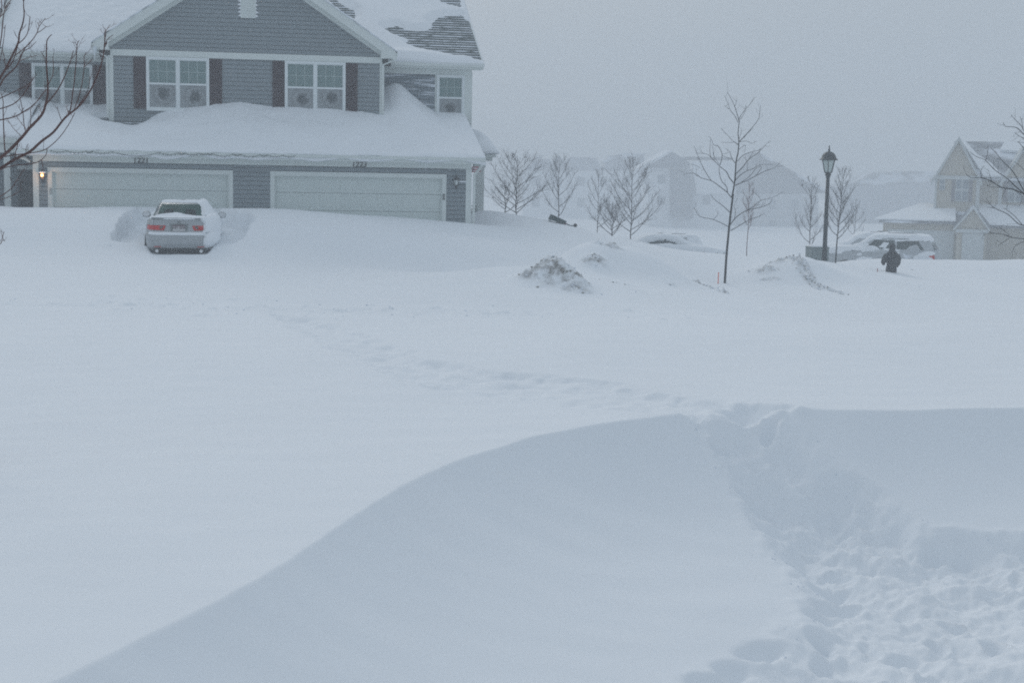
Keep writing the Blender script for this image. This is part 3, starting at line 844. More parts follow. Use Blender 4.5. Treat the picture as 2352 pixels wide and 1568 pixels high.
# ---- garage doors
def garage_door(x0, x1, keyside):
    tr = MB(); w = .12
    tr.box(x0, x0 + w, -.04, .1, -.3, 2.06); tr.box(x1 - w, x1, -.04, .1, -.3, 2.06); tr.box(x0, x1, -.042, .1, 2.06, 2.185)
    d = MB(); a, b = x0 + w, x1 - w
    z = -.3; n = 0
    zs = [-.3, .0, .53, 1.05, 1.57, 2.06]
    for i in range(5):
        q0, q1 = zs[i] + .006, zs[i + 1] - .006
        d.box(a, b, .09, .14, q0, q1)
        if q1 - q0 > .4:
            for k in range(8):
                c0 = a + (b - a) * (k + .12) / 8; c1 = a + (b - a) * (k + .88) / 8
                d.box(c0, c1, .083, .0901, q0 + .10, q1 - .10)
    d.box(a, b, .135, .15, -.3, 2.06)
    door = d.build('garage_door', M['door_white'], house)
    tr.build('door_trim', M['trim'], door)
    st = MB()
    for a_, b_ in ((a, a + .035), (b - .035, b)): st.box(a_, b_, .05, .082, -.3, 2.03)
    st.box(a, b, .05, .082, 2.03, 2.06); st.build('weather_seal', M['trim'], door)
    k = MB(); kx = (x1 - .075) if keyside > 0 else (x0 + .075)
    k.box(kx - .03, kx + .03, -.07, -.04, 1.42, 1.60); k.box(kx - .022, kx + .022, -.077, -.07, 1.50, 1.58)
    k.build('keypad', mat('keypad_grey%d' % keyside, (.16, .17, .17) if keyside > 0 else (.36, .40, .40), .6), door, bevel=.006)
garage_door(.392, 5.584, -1); garage_door(6.656, 11.843, 1)

# ---- house numbers
def text_obj(name, s, loc, size, m, parent=None, rot=(PI / 2, 0, 0), shear=0, ext=.006, bold=0.0):
    c = bpy.data.curves.new(name, 'FONT'); c.body = s; c.size = size; c.extrude = ext; c.align_x = 'CENTER'; c.align_y = 'CENTER'; c.shear = shear; c.offset = bold
    o = bpy.data.objects.new(name, c); col.objects.link(o); o.data.materials.append(m)
    dg = bpy.context.evaluated_depsgraph_get(); me = bpy.data.meshes.new_from_object(o.evaluated_get(dg))
    bpy.data.objects.remove(o); o = bpy.data.objects.new(name, me); col.objects.link(o); me.materials.clear(); me.materials.append(m)
    o.location = loc; o.rotation_euler = rot
    if parent: o.parent = parent
    return o
text_obj('house_number', '1221', (2.985, -.066, 2.42), .225, M['dark'], house, shear=.08, bold=.0035)
text_obj('house_number', '1223', (9.245, -.066, 2.42), .225, M['dark'], house, shear=.08, bold=.0035)

# ---- wall lanterns
def wall_lantern(x, z, lit):
    b = MB(); b.lathe([(.0, -.25), (.018, -.235), (.028, -.20), (.02, -.17), (.05, -.15), (.055, -.12), (.035, -.115)], 8, (x, -.15))
    b.tube([(x, -.04, z - .12 - z), (x, -.10, -.14), (x, -.15, -.13)], .014, 6)
    b.box(x - .045, x + .045, -.045, -.024, -.19, -.02)
    for k in range(6):
        q = PI / 3 * k
        b.tube([(x + .05 * math.cos(q), -.15 + .05 * math.sin(q), -.12), (x + .085 * math.cos(q), -.15 + .085 * math.sin(q), .03)], .006, 4)
    b.v = [(p[0], p[1], p[2] + z) for p in b.v]
    base = b.build('wall_lantern', M['dark'], house)
    c = MB(); c.lathe([(.115, .03), (.105, .04), (.085, .07), (.05, .11), (.02, .13), (.014, .16), (.02, .175), (.0, .19)], 6, (x, -.15))
    c.v = [(p[0], p[1], p[2] + z) for p in c.v]; c.build('lantern_cap', M['dark'], base)
    g = MB(); g.lathe([(.045, -.115), (.078, .028)], 6, (x, -.15)); g.v = [(p[0], p[1], p[2] + z) for p in g.v]
    if lit:
        g.build('lantern_glass', mat('amber_lit_glass', (.20, .16, .12), .3), base)
        m = bpy.data.materials.new('bulb_glow'); m.use_nodes = True; bs = m.node_tree.nodes['Principled BSDF']
        bs.inputs['Emission Color'].default_value = (1, .32, .08, 1); bs.inputs['Emission Strength'].default_value = 6
        e = MB(); e.lathe([(.0, -.06), (.03, -.045), (.042, -.01), (.03, .015), (.0, .025)], 10, (x, -.235)); e.v = [(p[0], p[1], p[2] + z) for p in e.v]
        e.build('bulb', m, base, smooth=True)
        l = bpy.data.lights.new('lantern_light', 'POINT'); l.energy = 2.2; l.color = (1, .5, .2); l.shadow_soft_size = .05
        lo = bpy.data.objects.new('lantern_light', l); col.objects.link(lo); lo.location = (x, -.34, z - .02); lo.parent = base
        s_ = MB(); s_.lathe([(.125, .045), (.12, .065), (.09, .085), (.05, .10)], 8, (x, -.15)); s_.v = [(p[0], p[1], p[2] + z) for p in s_.v]
        s_.build('snow_on_cap', M['snow'], base, smooth=True)
    else:
        g.build('lantern_glass', M['glass_lamp'], base)
        s_ = MB(); s_.box(x + .02, x + .3, -.055, -.024, -.035, .01); s_.v = [(p[0], p[1], p[2] + z) for p in s_.v]; s_.build('snow_ledge', M['snow'], base, bevel=.012)
wall_lantern(.27, 1.97, True); wall_lantern(12.13, 1.99, False)

# ---- icicles, downspouts
def icicle(x, y, z, ln, r_=.012):
    m = MB(); m.tube([(x, y, z), (x + .005, y, z - ln * .5), (x + .012, y, z - ln)], [r_, r_ * .6, .002], 5); m.build('icicle', M['ice'], house)
for x, ln in ((10.98, .33), (11.05, .22), (11.16, .42), (11.22, .3), (11.36, .2), (11.55, .12), (9.9, .08), (8.2, .06)): icicle(x, -.475, 2.60, ln, .009)
icicle(1.47, 2.31, 5.78, .42, .04); icicle(1.52, 2.31, 5.78, .2, .03)
d = MB(); d.tube([(12.86, -.40, 2.6), (12.86, -.38, 2.48), (12.80, -.12, 2.33), (12.68, -.06, 2.2), (12.67, -.05, -.2)], .042, 6); d.build('downspout', M['trim'], house)

# ---- side porch on the right
board('side_porch_column', (13.42, 13.72, 4.9, 5.2, 0.3, 2.62)); board('side_porch_column', (13.38, 13.76, 4.86, 5.24, 2.40, 2.62))
board('side_porch_eave', (13.0, 13.95, 4.62, 8.2, 2.62, 2.74)); board('side_porch_eave', (13.0, 14.05, 4.52, 8.3, 2.742, 2.84))
p = MB(); p.prism([(13.2, 2.845), (13.98, 2.845), (13.2, 3.2)], 1, 4.60, 8.2); p.build('side_porch_roof', M['shingle'], house)
p = MB(); p.box(13.21, 13.24, 5.0, 5.9, .2, 2.2); p.build('side_door', M['trim'], house)

# ================================================================== SNOW ON THE ROOFS
xs = np.arange(-.42, 12.99, .05); ts = np.arange(-.46, 4.52, .045)
T_, S_ = np.meshgrid(ts, xs, indexing='ij')
roofz = 2.68 + GS * (T_ + .36)
def prof(pix, t):
    a = np.array([hit(u, v, t) for u, v in pix]); return a[:, 0], a[:, 1]
sS, zS = prof([(262, 281), (290, 287), (318, 284), (345, 271), (380, 266), (411, 263), (450, 259), (481, 257), (492, 252), (520, 249), (553, 246), (600, 252), (624, 256), (700, 260), (793, 265), (832, 269), (870, 274)], 2.7)
sR, zR = prof([(883, 203), (895, 195), (906, 192), (916, 194), (930, 203), (948, 220), (976, 243), (1000, 259), (1022, 280), (1035, 292), (1060, 305)], 4.35)
top_main = np.interp(S_, sS, zS)
th_main = np.clip(top_main - gr(2.7), -.08, None)
a = np.clip((T_ + .46) / 3.16, 0, 1)
hump = .20 + .10 * gn(S_ * .5, T_ * .9, 81) + .05 * gn(S_ * 1.6, T_ * 1.1, 82)
thick = th_main * a ** 1.3 + hump * np.sin(np.clip(a, 0, 1) * PI * .8) * .9 + .05
left_bare = np.exp(-(((S_ - 2.25) / .8) ** 2 + ((T_ - 2.55) / .42) ** 2) ** 1.5) * .42
thick = thick - left_bare
# right part: a tall drift against the set-back wall
top_r = np.interp(S_, sR, zR, right=zR[-1])
b_ = np.clip((T_ - .3) / 4.05, 0, 1)
th_r = np.clip(top_r - gr(4.35), .05, None) * (b_ ** 1.7) + (.10 + .5 * hump * np.sin(a * PI * .6)) * (1 - b_ ** 1.3)
ridge = .07 * np.exp(-((S_ - (11.1 + (3.6 - T_) * .45)) / .28) ** 2) * sst(4.2, 3.2, T_) * sst(.2, 1.4, T_)
kR = sst(9.75, 10.35, S_)
thick = thick * (1 - kR) + (th_r + ridge) * kR
# falls off over the right rake and the eave
edge = np.sqrt(np.clip((12.985 - S_) / .55, 0, 1)) * np.clip(.55 + .45 * np.sqrt(np.clip((S_ + .42) / .3, 0, 1)), 0, 1)
lip = np.sqrt(np.clip((T_ + .47) / .20, 0, 1))
thick = thick * edge * (.25 + .75 * lip) + .012 * fbm(S_ * 3, T_ * 3, 85, 3)
# left: drift on the set-back part
sL, zL = prof([(0, 213), (26, 219), (51, 225), (90, 230), (129, 242), (160, 248), (206, 254), (232, 262)], 4.35)
tl = np.clip(np.interp(S_, sL, zL) - gr(4.35), 0, None)
kL = sst(1.95, 1.3, S_)
thL = np.interp(T_, [-.46, .5, 2.2, 3.2, 4.4], [.06, .28, .30, .16, .02]) * lip
scoop = .26 * np.exp(-(((S_ - 1.75) / .38) ** 2 + ((T_ - 2.75) / .55) ** 2) ** 1.6)
thick = thick * (1 - kL) + kL * (thL + tl * sst(2.4, 4.4, T_) - scoop) * (.3 + .7 * np.sqrt(np.clip((S_ + .42) / .3, 0, 1)))
zz = roofz + thick
# eave strip where old snow has slid and the shingle edge shows
zz = zz - sst(-.28, -.46, T_) * (.10 + .10 * gn(S_ * 1.2, S_ * 0, 86))
fs = (S_[:-1, :-1] > 2.0) & (S_[:-1, :-1] < 10.05) & (T_[:-1, :-1] > 2.72)
roof_snow = grid_mesh('garage_roof_snow', S_, T_, zz, M['snow'], keep=~fs)
roof_snow.location = HO; roof_snow.rotation_euler = (0, 0, HA)
tag(roof_snow, 'thick wind-sculpted snow on the garage roof, piled in a tall peak beside the set-back wall', 'snow', kind='stuff')
mo = roof_snow.modifiers.new('thick', 'SOLIDIFY'); mo.thickness = .06; mo.offset = -1

xs = np.arange(-8.2, -.3, .06); ts = np.arange(.86, 4.52, .06)
T_, S_ = np.meshgrid(ts, xs, indexing='ij')
tl = np.clip(np.interp(S_, sL, zL) - gr(4.35), 0, None)
zz = gr(T_) + (.12 + .2 * sst(.86, 1.6, T_)) * sst(4.5, 3.0, T_) + tl * sst(1.8, 4.4, T_) + .06 * gn(S_ * .6, T_, 91) - sst(1.05, .86, T_) * .10
o = grid_mesh('porch_roof_snow', S_, T_, zz, M['snow']); o.location = HO; o.rotation_euler = (0, 0, HA)
tag(o, 'smooth snow on the set-back porch roof at the left edge', 'snow', kind='stuff')
o.modifiers.new('thick', 'SOLIDIFY').thickness = .1

# main roof right: snow with a bare patch of shingles
def roof_uv(u, v):
    """(s, t) on the main roof plane for a picture position"""
    d = Vector(ray(u, v)); C = Vector((0, 0, CH)) - HO
    ds, dt, dz = d.dot(HE), d.dot(HN), d.z; cs, ct, cz = C.dot(HE), C.dot(HN), C.z
    k = (MZ0 + MSL * (ct - MT0) - cz) / (dz - MSL * dt)
    return (cs + k * ds, ct + k * dt)
BARE = [roof_uv(u, v) for u, v in [(886, 68), (912, 62), (935, 70), (955, 74), (975, 74), (994, 66), (993, 55), (1010, 42), (1035, 38), (1058, 38), (1075, 50), (1112, 140), (1095, 138), (1078, 131), (1040, 128), (1000, 122), (960, 112), (935, 101), (937, 92), (905, 80)]]
BARE2 = [roof_uv(u, v) for u, v in [(750, -20), (775, 5), (812, 28), (815, 45), (790, 30), (755, 2), (700, -40)]]
BARE3 = [roof_uv(u, v) for u, v in [(1012, 6), (1035, 14), (1058, 20), (1054, -12), (1000, -20)]]
xs = np.arange(5.4, 13.56, .045); ts = np.arange(3.98, 11.0, .05)
T_, S_ = np.meshgrid(ts, xs, indexing='ij')
wob = .05 * fbm(S_ * 3, T_ * 3, 95, 3)
sd = np.minimum(np.minimum(sdist_poly(S_, T_, BARE), sdist_poly(S_, T_, BARE2)), sdist_poly(S_, T_, BARE3)) + wob
thick = np.clip(sd * .55, -.06, .16 + .05 * gn(S_ * .7, T_ * .7, 96))
thick = thick * np.clip((13.56 - S_) / .2, 0, 1) + .0
cor = .32 * np.exp(-((S_ - 10.9) / 1.1) ** 2) * sst(4.9, 4.0, T_) * (sd > 0)
thick = thick + cor * .55
thick = thick * np.sqrt(np.clip((T_ - 3.97) / .22, 0, 1))
zz = 5.75 + .5 * (T_ - 4.1) + thick - sst(4.08, 3.98, T_) * .03
# cut where the gable roof stands in front / inside
gable_top = APZ + .03 - np.abs(S_ - APX) * SL
inside = (zz < gable_top + .0)[:-1, :-1] & (S_[:-1, :-1] < 10.36)
o = grid_mesh('main_roof_snow', S_, T_, zz, M['snow'], keep=~inside); o.location = HO; o.rotation_euler = (0, 0, HA)
tag(o, 'snow on the upper right roof around a bare patch of dark shingles', 'snow', kind='stuff')
o.modifiers.new('thick', 'SOLIDIFY').thickness = .04
# main roof left of the gable
xs = np.arange(-1.95, 6.2, .06); ts = np.arange(3.96, 11.0, .06)
T_, S_ = np.meshgrid(ts, xs, indexing='ij')
zz = 5.75 + .5 * (T_ - 4.1) + (.17 + .05 * gn(S_ * .7, T_ * .7, 97)) * np.sqrt(np.clip((T_ - 3.95) / .22, 0, 1)) + .02 * fbm(S_ * 3, T_ * 3, 98, 2) + .25 * sst(-1.2, -1.9, S_) * sst(6, 4, T_)
gable_top = APZ + .03 - np.abs(S_ - APX) * SL
inside = (zz < gable_top)[:-1, :-1] & (S_[:-1, :-1] > 1.38)
o = grid_mesh('main_roof_snow', S_, T_, zz, M['snow'], keep=~inside); o.location = HO; o.rotation_euler = (0, 0, HA)
tag(o, 'unbroken snow on the upper roof left of the front gable', 'snow', kind='stuff')
o.modifiers.new('thick', 'SOLIDIFY').thickness = .05
# left stepped roof: snow with bare band
xs = np.arange(-8.2, -1.72, .06); ts = np.arange(3.3, 9.0, .06)
T_, S_ = np.meshgrid(ts, xs, indexing='ij')
bare = sst(3.75, 3.95, T_) * sst(6.4, 6.2, T_) * sst(-1.6, -1.9, S_ + 0 * T_)
zz = lr(T_) + .15 * (1 - bare) - .05 * bare + .02 * fbm(S_ * 3, T_ * 3, 99, 2)
o = grid_mesh('stepped_roof_snow', S_, T_, zz, M['snow']); o.location = HO; o.rotation_euler = (0, 0, HA)
tag(o, 'snow above and below a bare shingle band on the stepped roof at the top left corner', 'snow', kind='stuff')
o.modifiers.new('thick', 'SOLIDIFY').thickness = .05
# snow on the side porch roof
S_, T_ = np.meshgrid(np.linspace(13.205, 14.14, 20), np.linspace(4.46, 8.3, 60), indexing='ij')
k = np.clip((S_ - 13.205) / .935, 0, 1)
zz = 2.846 + .82 * (1 - .15 * k) * np.sqrt(np.clip(1 - k ** 3, 0, 1)) * np.sqrt(np.clip((T_ - 4.46) / 1.3, 0, 1)) + .02 * fbm(S_ * 3, T_ * 3, 111, 2)
o = grid_mesh('side_porch_snow', S_, T_, zz, M['snow']); o.location = HO; o.rotation_euler = (0, 0, HA); o.modifiers.new('thick', 'SOLIDIFY').thickness = .05
tag(o, 'rounded snow cap on the small side porch roof right of the garage', 'snow', kind='stuff')
# snow blown round the gable vent
o = MB()
rg = random.Random(5)
for side in (-1, 1):
    for k in range(9):
        z = 6.83 + k * .11; x = 6.005 + side * .225; w = rg.uniform(.03, .11)
        o.prism([(x, z), (x + side * w, z + .03), (x, z + .09)][::side], 1, 2.635, 2.68)
tag(o.build('vent_snow', M['snow'], None), 'tufts of snow stuck on both sides of the gable vent', 'snow', kind='stuff')
bpy.data.objects['vent_snow'].location = HO; bpy.data.objects['vent_snow'].rotation_euler = (0, 0, HA)

# string of holiday lights hung under the gutter
ls = empty('light_string', HO, HA); tag(ls, 'sagging string of small unlit holiday lights along the garage gutter', 'light string')
w = MB(); bl = MB(); rg = random.Random(12)
x = .55; pts = []
while x < 7.0:
    span = rg.choice([.16, .22, .3, .42, .55]) ; sag = span * rg.uniform(.08, .17)
    if 2.2 < x < 2.6: span, sag = 1.3, .11
    n = 10
    for k in range(n):
        q = k / n; pts.append((x + span * q, -.485 + rg.uniform(-.006, .006), 2.655 - 4 * sag * q * (1 - q)))
    x += span
w.tube(pts, .0055, 4); w.build('wire', M['green_wire'], ls)
for i in range(0, len(pts), 2):
    p = pts[i]; bl.tube([(p[0], p[1], p[2]), (p[0] + .008, p[1] - .004, p[2] - .035)], [.006, .009], 5)
tag(bl.build('bulbs', M['green_wire'], ls), kind='stuff')

# flag on the side porch
fl = empty('flag', hw(12.98, 2.3, 0), HA); tag(fl, 'red and white striped flag hanging between the garage corner and the side porch', 'flag')
q = MB(); nx, nz = 14, 7
mred = mat('flag_red', (.42, .05, .07), .9); mwh = mat('flag_white', (.75, .75, .78), .9)
for k, nm in enumerate(['red_stripe', 'white_stripe'] * 2 + ['red_stripe']):
    mm = mred if k % 2 == 0 else mwh; name = nm; q = MB()
    if True:
        for i in range(nx):
            def P(i_, z): return (i_ / nx * .42 - .17, .03 * math.sin(i_ * .7), z + .02 * i_ / nx)
            q.quad(P(i, 2.24 + k * .034), P(i + 1, 2.24 + k * .034), P(i + 1, 2.274 + k * .034), P(i, 2.274 + k * .034))
    fo = q.build(name, mm, fl); fo.modifiers.new('t', 'SOLIDIFY').thickness = .003
q = MB(); q.tube([(-.25, -.02, 2.52), (.36, 0, 2.56)], .012, 6); q.build('flag_pole', M['trim'], fl)

# small evergreen in the entry beyond the garage corner
ev = empty('potted_evergreen', hw(13.05, 2.6, .95), HA); tag(ev, 'tiny evergreen shrub poking from the snow beside the garage corner', 'shrub')
q = MB(); rg = random.Random(2)
for i in range(70):
    a = rg.random() * 2 * PI; h = rg.random(); r_ = .16 * (1 - h) + .02
    q.tube([(0, 0, h * .4), (r_ * math.cos(a), r_ * math.sin(a), h * .4 + .03)], [.008, .003], 3)
q.build('foliage', M['evergreen'], ev)
q = MB(); q.tube([(0, 0, -.3), (0, 0, .42)], [.012, .004], 5); q.build('stem', M['bark_dark'], ev)

# ================================================================== CARS
def superloop(w, yr, yf, n, N=56):
    out = []
    cy = (yr + yf) / 2; hy = (yf - yr) / 2
    for j in range(N):
        q = 2 * PI * (j + .5) / N
        c, s = math.cos(q), math.sin(q)
        out.append((w * math.copysign(abs(c) ** (2 / n), c), cy + hy * math.copysign(abs(s) ** (2 / (n if s < 0 else 3.2)), s)))
    return out
SEDAN = [  # z, half width, rear y, front y, exponent
    (.20, .76, .16, 4.45, 5), (.26, .82, .07, 4.55, 5), (.34, .85, .03, 4.62, 5.5), (.40, .862, .0, 4.64, 5.5), (.56, .872, .0, 4.64, 5.5), (.635, .872, .02, 4.62, 5.5), (.655, .868, .06, 4.6, 5.5),
    (.665, .865, .085, 4.58, 5), (.78, .868, .10, 4.45, 5), (.88, .850, .12, 4.05, 5), (.95, .815, .135, 3.6, 4.6), (.995, .775, .13, 3.3, 4.4), (1.012, .75, .12, 3.25, 4.2), (1.022, .73, .17, 3.2, 4.2),
    (1.03, .70, .50, 3.15, 4.2), (1.10, .675, .64, 2.98, 4.2), (1.20, .635, .84, 2.78, 4), (1.30, .59, 1.04, 2.58, 4), (1.365, .55, 1.2, 2.42, 3.8), (1.40, .50, 1.36, 2.3, 3.5), (1.418, .40, 1.5, 2.15, 3), (1.424, .2, 1.7, 1.95, 3)]
def interp_level(LV, z):
    zs = [l[0] for l in LV]
    return [float(np.interp(z, zs, [l[k] for l in LV])) for k in (1, 2, 3, 4)]
def rear_y(LV, x, z):
    w, yr, yf, n = interp_level(LV, z)
    cy = (yr + yf) / 2; hy = (yf - yr) / 2
    return cy - hy * max(0, 1 - min(1, abs(x) / w) ** n) ** (1 / n)
def loft(LV, N=56):
    mb = MB(); 
    for z, w, yr, yf, n in LV:
        mb.v.extend([(x, y, z) for x, y in superloop(w, yr, yf, n, N)])
    for i in range(len(LV) - 1):
        for j in range(N):
            mb.f.append((i * N + j, i * N + (j + 1) % N, (i + 1) * N + (j + 1) % N, (i + 1) * N + j))
    mb.f.append(tuple(range(N))[::-1]); mb.f.append(tuple(range((len(LV) - 1) * N, len(LV) * N)))
    return mb
def rear_panel(LV, poly, off=.012, n=14, th=.01):
    """panel lying on the rear face; poly = quad corners (x,z): bl, br, tr, tl"""
    mb = MB(); bl, br_, tr, tl = poly
    for i in range(n + 1):
        for j in range(5):
            a, b = i / n, j / 4
            x = (bl[0] * (1 - a) + br_[0] * a) * (1 - b) + (tl[0] * (1 - a) + tr[0] * a) * b
            z = (bl[1] * (1 - a) + br_[1] * a) * (1 - b) + (tl[1] * (1 - a) + tr[1] * a) * b
            mb.v.append((x, rear_y(LV, x, z) - off, z))
    for i in range(n):
        for j in range(4):
            mb.f.append((i * 5 + j, (i + 1) * 5 + j, (i + 1) * 5 + j + 1, i * 5 + j + 1))
    return mb
def wheel(parent, x, y, r_=.32, w=.2):
    m = MB(); sx = 1 if x > 0 else -1
    prof_ = [(r_ - .1, -w / 2), (r_ - .02, -w / 2), (r_, -w / 2 + .03), (r_, w / 2 - .03), (r_ - .02, w / 2), (r_ - .1, w / 2)]
    m.lathe(prof_, 24); m.v = [(x + p[2], y + p[0], r_ + p[1]) for p in m.v]
    t = m.build('tyre', M['rubber'], parent, smooth=False)
    m = MB(); m.lathe([(.05, w / 2 * .6), (r_ - .11, w / 2 * .75), (r_ - .1, w / 2 * .9), (.06, w / 2 * .95)], 20); m.v = [(x + p[2] * sx, y + p[0], r_ + p[1]) for p in m.v]
    m.build('rim', M['chrome'], t)

car = empty('sedan', CAR_O, CAR_A)
tag(car, 'silver sedan seen from behind, parked before the left garage door in a snow scoop', 'car')
body = loft(SEDAN).build('body', M['silver'], car, smooth=True)
sub = body.modifiers.new('sub', 'EDGE_SPLIT'); sub.split_angle = R(35)
g = MB(); n, k_ = 16, 8
for i in range(n + 1):
    for j in range(k_ + 1):
        z = 1.055 + j / k_ * .295; hwid = .575 - (j / k_) * .085
        if j in (0, k_) : hwid -= .02
        x = (-1 + 2 * i / n) * hwid
        g.v.append((x, rear_y(SEDAN, x, z) - .01, z))
for i in range(n):
    for j in range(k_): g.f.append((i * (k_ + 1) + j, (i + 1) * (k_ + 1) + j, (i + 1) * (k_ + 1) + j + 1, i * (k_ + 1) + j + 1))
M['rear_glass'] = mat('rear_glass', (.035, .085, .075), .6, var=.6, vscale=3.0, spec=.03)
rw = g.build('rear_window', M['rear_glass'], car, smooth=True)
# seats showing as darker shapes behind the glass
for side in (-1, 1):
    q = rear_panel(SEDAN, [(side * .10, 1.07), (side * .40, 1.07), (side * .36, 1.22), (side * .14, 1.24)] if side > 0 else [(-.42, 1.07), (-.14, 1.07), (-.18, 1.24), (-.38, 1.22)], .0125, 8)
    q.build('headrest_shape', mat('seat_shape%d' % side, (.012, .02, .02), .7, spec=.03), rw)
# side glass
for side in (-1, 1):
    q = MB()
    for y0, y1 in ((.95, 1.75), (1.80, 2.75)):
        for i in range(8):
            for j in range(4):
                def P(i_, j_):
                    z = 1.06 + j_ / 4 * .28
                    ya = y0 + (.16 if y0 < 1 else 0) * (j_ / 4); yb = y1 - (.22 if y1 > 2 else 0) * (j_ / 4)
                    y = ya + (yb - ya) * i_ / 8; w_, yr, yf, n_ = interp_level(SEDAN, z); cy = (yr + yf) / 2; hy = (yf - yr) / 2
                    return (side * (w_ * max(0, 1 - min(1, abs(y - cy) / hy) ** n_) ** (1 / n_) + .008), y, z)
                q.quad(*([P(i, j), P(i + 1, j), P(i + 1, j + 1), P(i, j + 1)][::side]))
    q.build('side_window', M['glass_dark'], car)
# tail lights with round reversing lamps
for side in (-1, 1):
    poly = [(side * .36, .735), (side * .80, .742), (side * .79, .855), (side * .315, .855)]
    if side < 0: poly = [poly[1], poly[0], poly[3], poly[2]]
    tl_ = rear_panel(SEDAN, poly, .012).build('tail_light', M['red'], car, smooth=True); tl_.modifiers.new('t', 'SOLIDIFY').thickness = .012
    q = MB(); cx_, cz_ = side * .42, .80
    yy = rear_y(SEDAN, cx_, cz_) - .016
    q.add([(cx_ + .045 * math.cos(a * PI / 8), yy, cz_ + .045 * math.sin(a * PI / 8)) for a in range(16)] + [(cx_ + .045 * math.cos(a * PI / 8), yy + .012, cz_ + .045 * math.sin(a * PI / 8)) for a in range(16)],
          [tuple(range(16))] + [(a, a + 16, (a + 1) % 16 + 16, (a + 1) % 16) for a in range(16)])
    q.build('reversing_lamp', mat('smoked_lamp%d' % side, (.10, .09, .08), .3), tl_)
    q = rear_panel(SEDAN, [(side * .52 - .085, .325), (side * .52 + .085, .325), (side * .52 + .085, .343), (side * .52 - .085, .343)], .008).build('reflector', M['red'], car)
    q.modifiers.new('t', 'SOLIDIFY').thickness = .01
    q = MB(); q.lathe([(.036, .0), (.041, .0), (.041, .12), (.0, .12)], 14); q.v = [(side * .53 + p[0], .02 + p[2], .235 + p[1]) for p in q.v]
    q.build('exhaust_tip', M['chrome'], car)
    # door mirror
    q = MB(); q.lathe([(.0, -.10), (.08, -.09), (.10, -.03), (.095, .05), (.05, .10), (.0, .11)], 12)
    q.v = [(side * .97 + p[0] * 1.05 * 1.0, 2.75 + p[1] * .7, 1.03 + p[2] * .8) for p in q.v]
    mi = q.build('door_mirror', M['silver'], car, smooth=True)
    q = MB(); q.add([(side * .97 + .085 * math.cos(a * PI / 8), 2.674, 1.035 + .062 * math.sin(a * PI / 8)) for a in range(16)], [tuple(range(16))]); q.build('mirror_glass', M['chrome'], mi)
    q = MB(); q.box(min(side * .80, side * .93), max(side * .80, side * .93), 2.72, 2.78, .96, 1.0); q.build('mirror_arm', M['silver'], mi)
    for y in (.98, 3.72): wheel(car, side * .77, y)
# number plate; its recess is a flat panel coloured as shade
q = rear_panel(SEDAN, [(-.20, .70), (.20, .70), (.23, .90), (-.23, .90)], .004); q.build('plate_recess_shade', mat('recess_shade', (.20, .22, .22), .5), car)
pl = MB(); yp = rear_y(SEDAN, 0, .80) - .02; pl.box(-.152, .152, yp, yp + .006, .715, .865); plo = pl.build('licence_plate', M['plate'], car, bevel=.004)
text_obj('plate_text', 'K97 4338', (0, yp - .004, .80), .078, M['plate_ink'], plo, bold=.0015, ext=.001)
q = MB(); q.box(-.152, .152, yp - .002, yp - .0005, .842, .866); q.build('plate_band', M['plate_ink'], plo)
# badge: an oval ring with a caliper-like A
q = MB(); ye = rear_y(SEDAN, 0, .925) - .012
q.tube([(.036 * math.cos(a * PI / 10), ye, .925 + .03 * math.sin(a * PI / 10)) for a in range(21)], .0045, 5)
q.tube([(-.02, ye, .905), (-.004, ye, .95)], .004, 5); q.tube([(.02, ye, .905), (.004, ye, .95)], .004, 5); q.tube([(-.012, ye, .925), (.012, ye, .925)], .003, 5)
q.build('badge', mat('badge_metal', (.2, .22, .22), .3, metal=.8), car)
# spoiler lip, lower valance, bumper line
q = MB()
for i in range(24):
    x0_, x1_ = -.68 + i * 1.36 / 24, -.68 + (i + 1) * 1.36 / 24
    for a, b in ((x0_, x1_),):
        ya, yb = rear_y(SEDAN, a, .99) - .02 , rear_y(SEDAN, b, .99) - .02
        q.add([(a, ya, 1.0), (b, yb, 1.0), (b, yb + .01, 1.045), (a, ya + .01, 1.045), (a, ya + .14, 1.03), (b, yb + .14, 1.03)], [(0, 1, 2, 3), (3, 2, 5, 4), (0, 4, 5, 1)])
q.build('spoiler', mat('spoiler_paint', (.25, .28, .29), .4, metal=.3), car)
q = rear_panel(SEDAN, [(-.74, .205), (.74, .205), (.80, .30), (-.80, .30)], .006, 20); q.build('lower_valance', mat('dark_valance', (.045, .05, .052), .7, var=.3), car)
q = rear_panel(SEDAN, [(-.80, .375), (.80, .375), (.80, .392), (-.80, .392)], .012, 20); qo = q.build('bumper_seam', M['silver'], car); qo.modifiers.new('t', 'SOLIDIFY').thickness = .012
for s_x in (-.615, .60):
    q = MB(); q.tube([(s_x, rear_y(SEDAN, s_x, z) - .001, z) for z in (.67, .74, .8, .86, .92, .97)], .003, 4); q.build('boot_seam', M['glass_dark'], car)
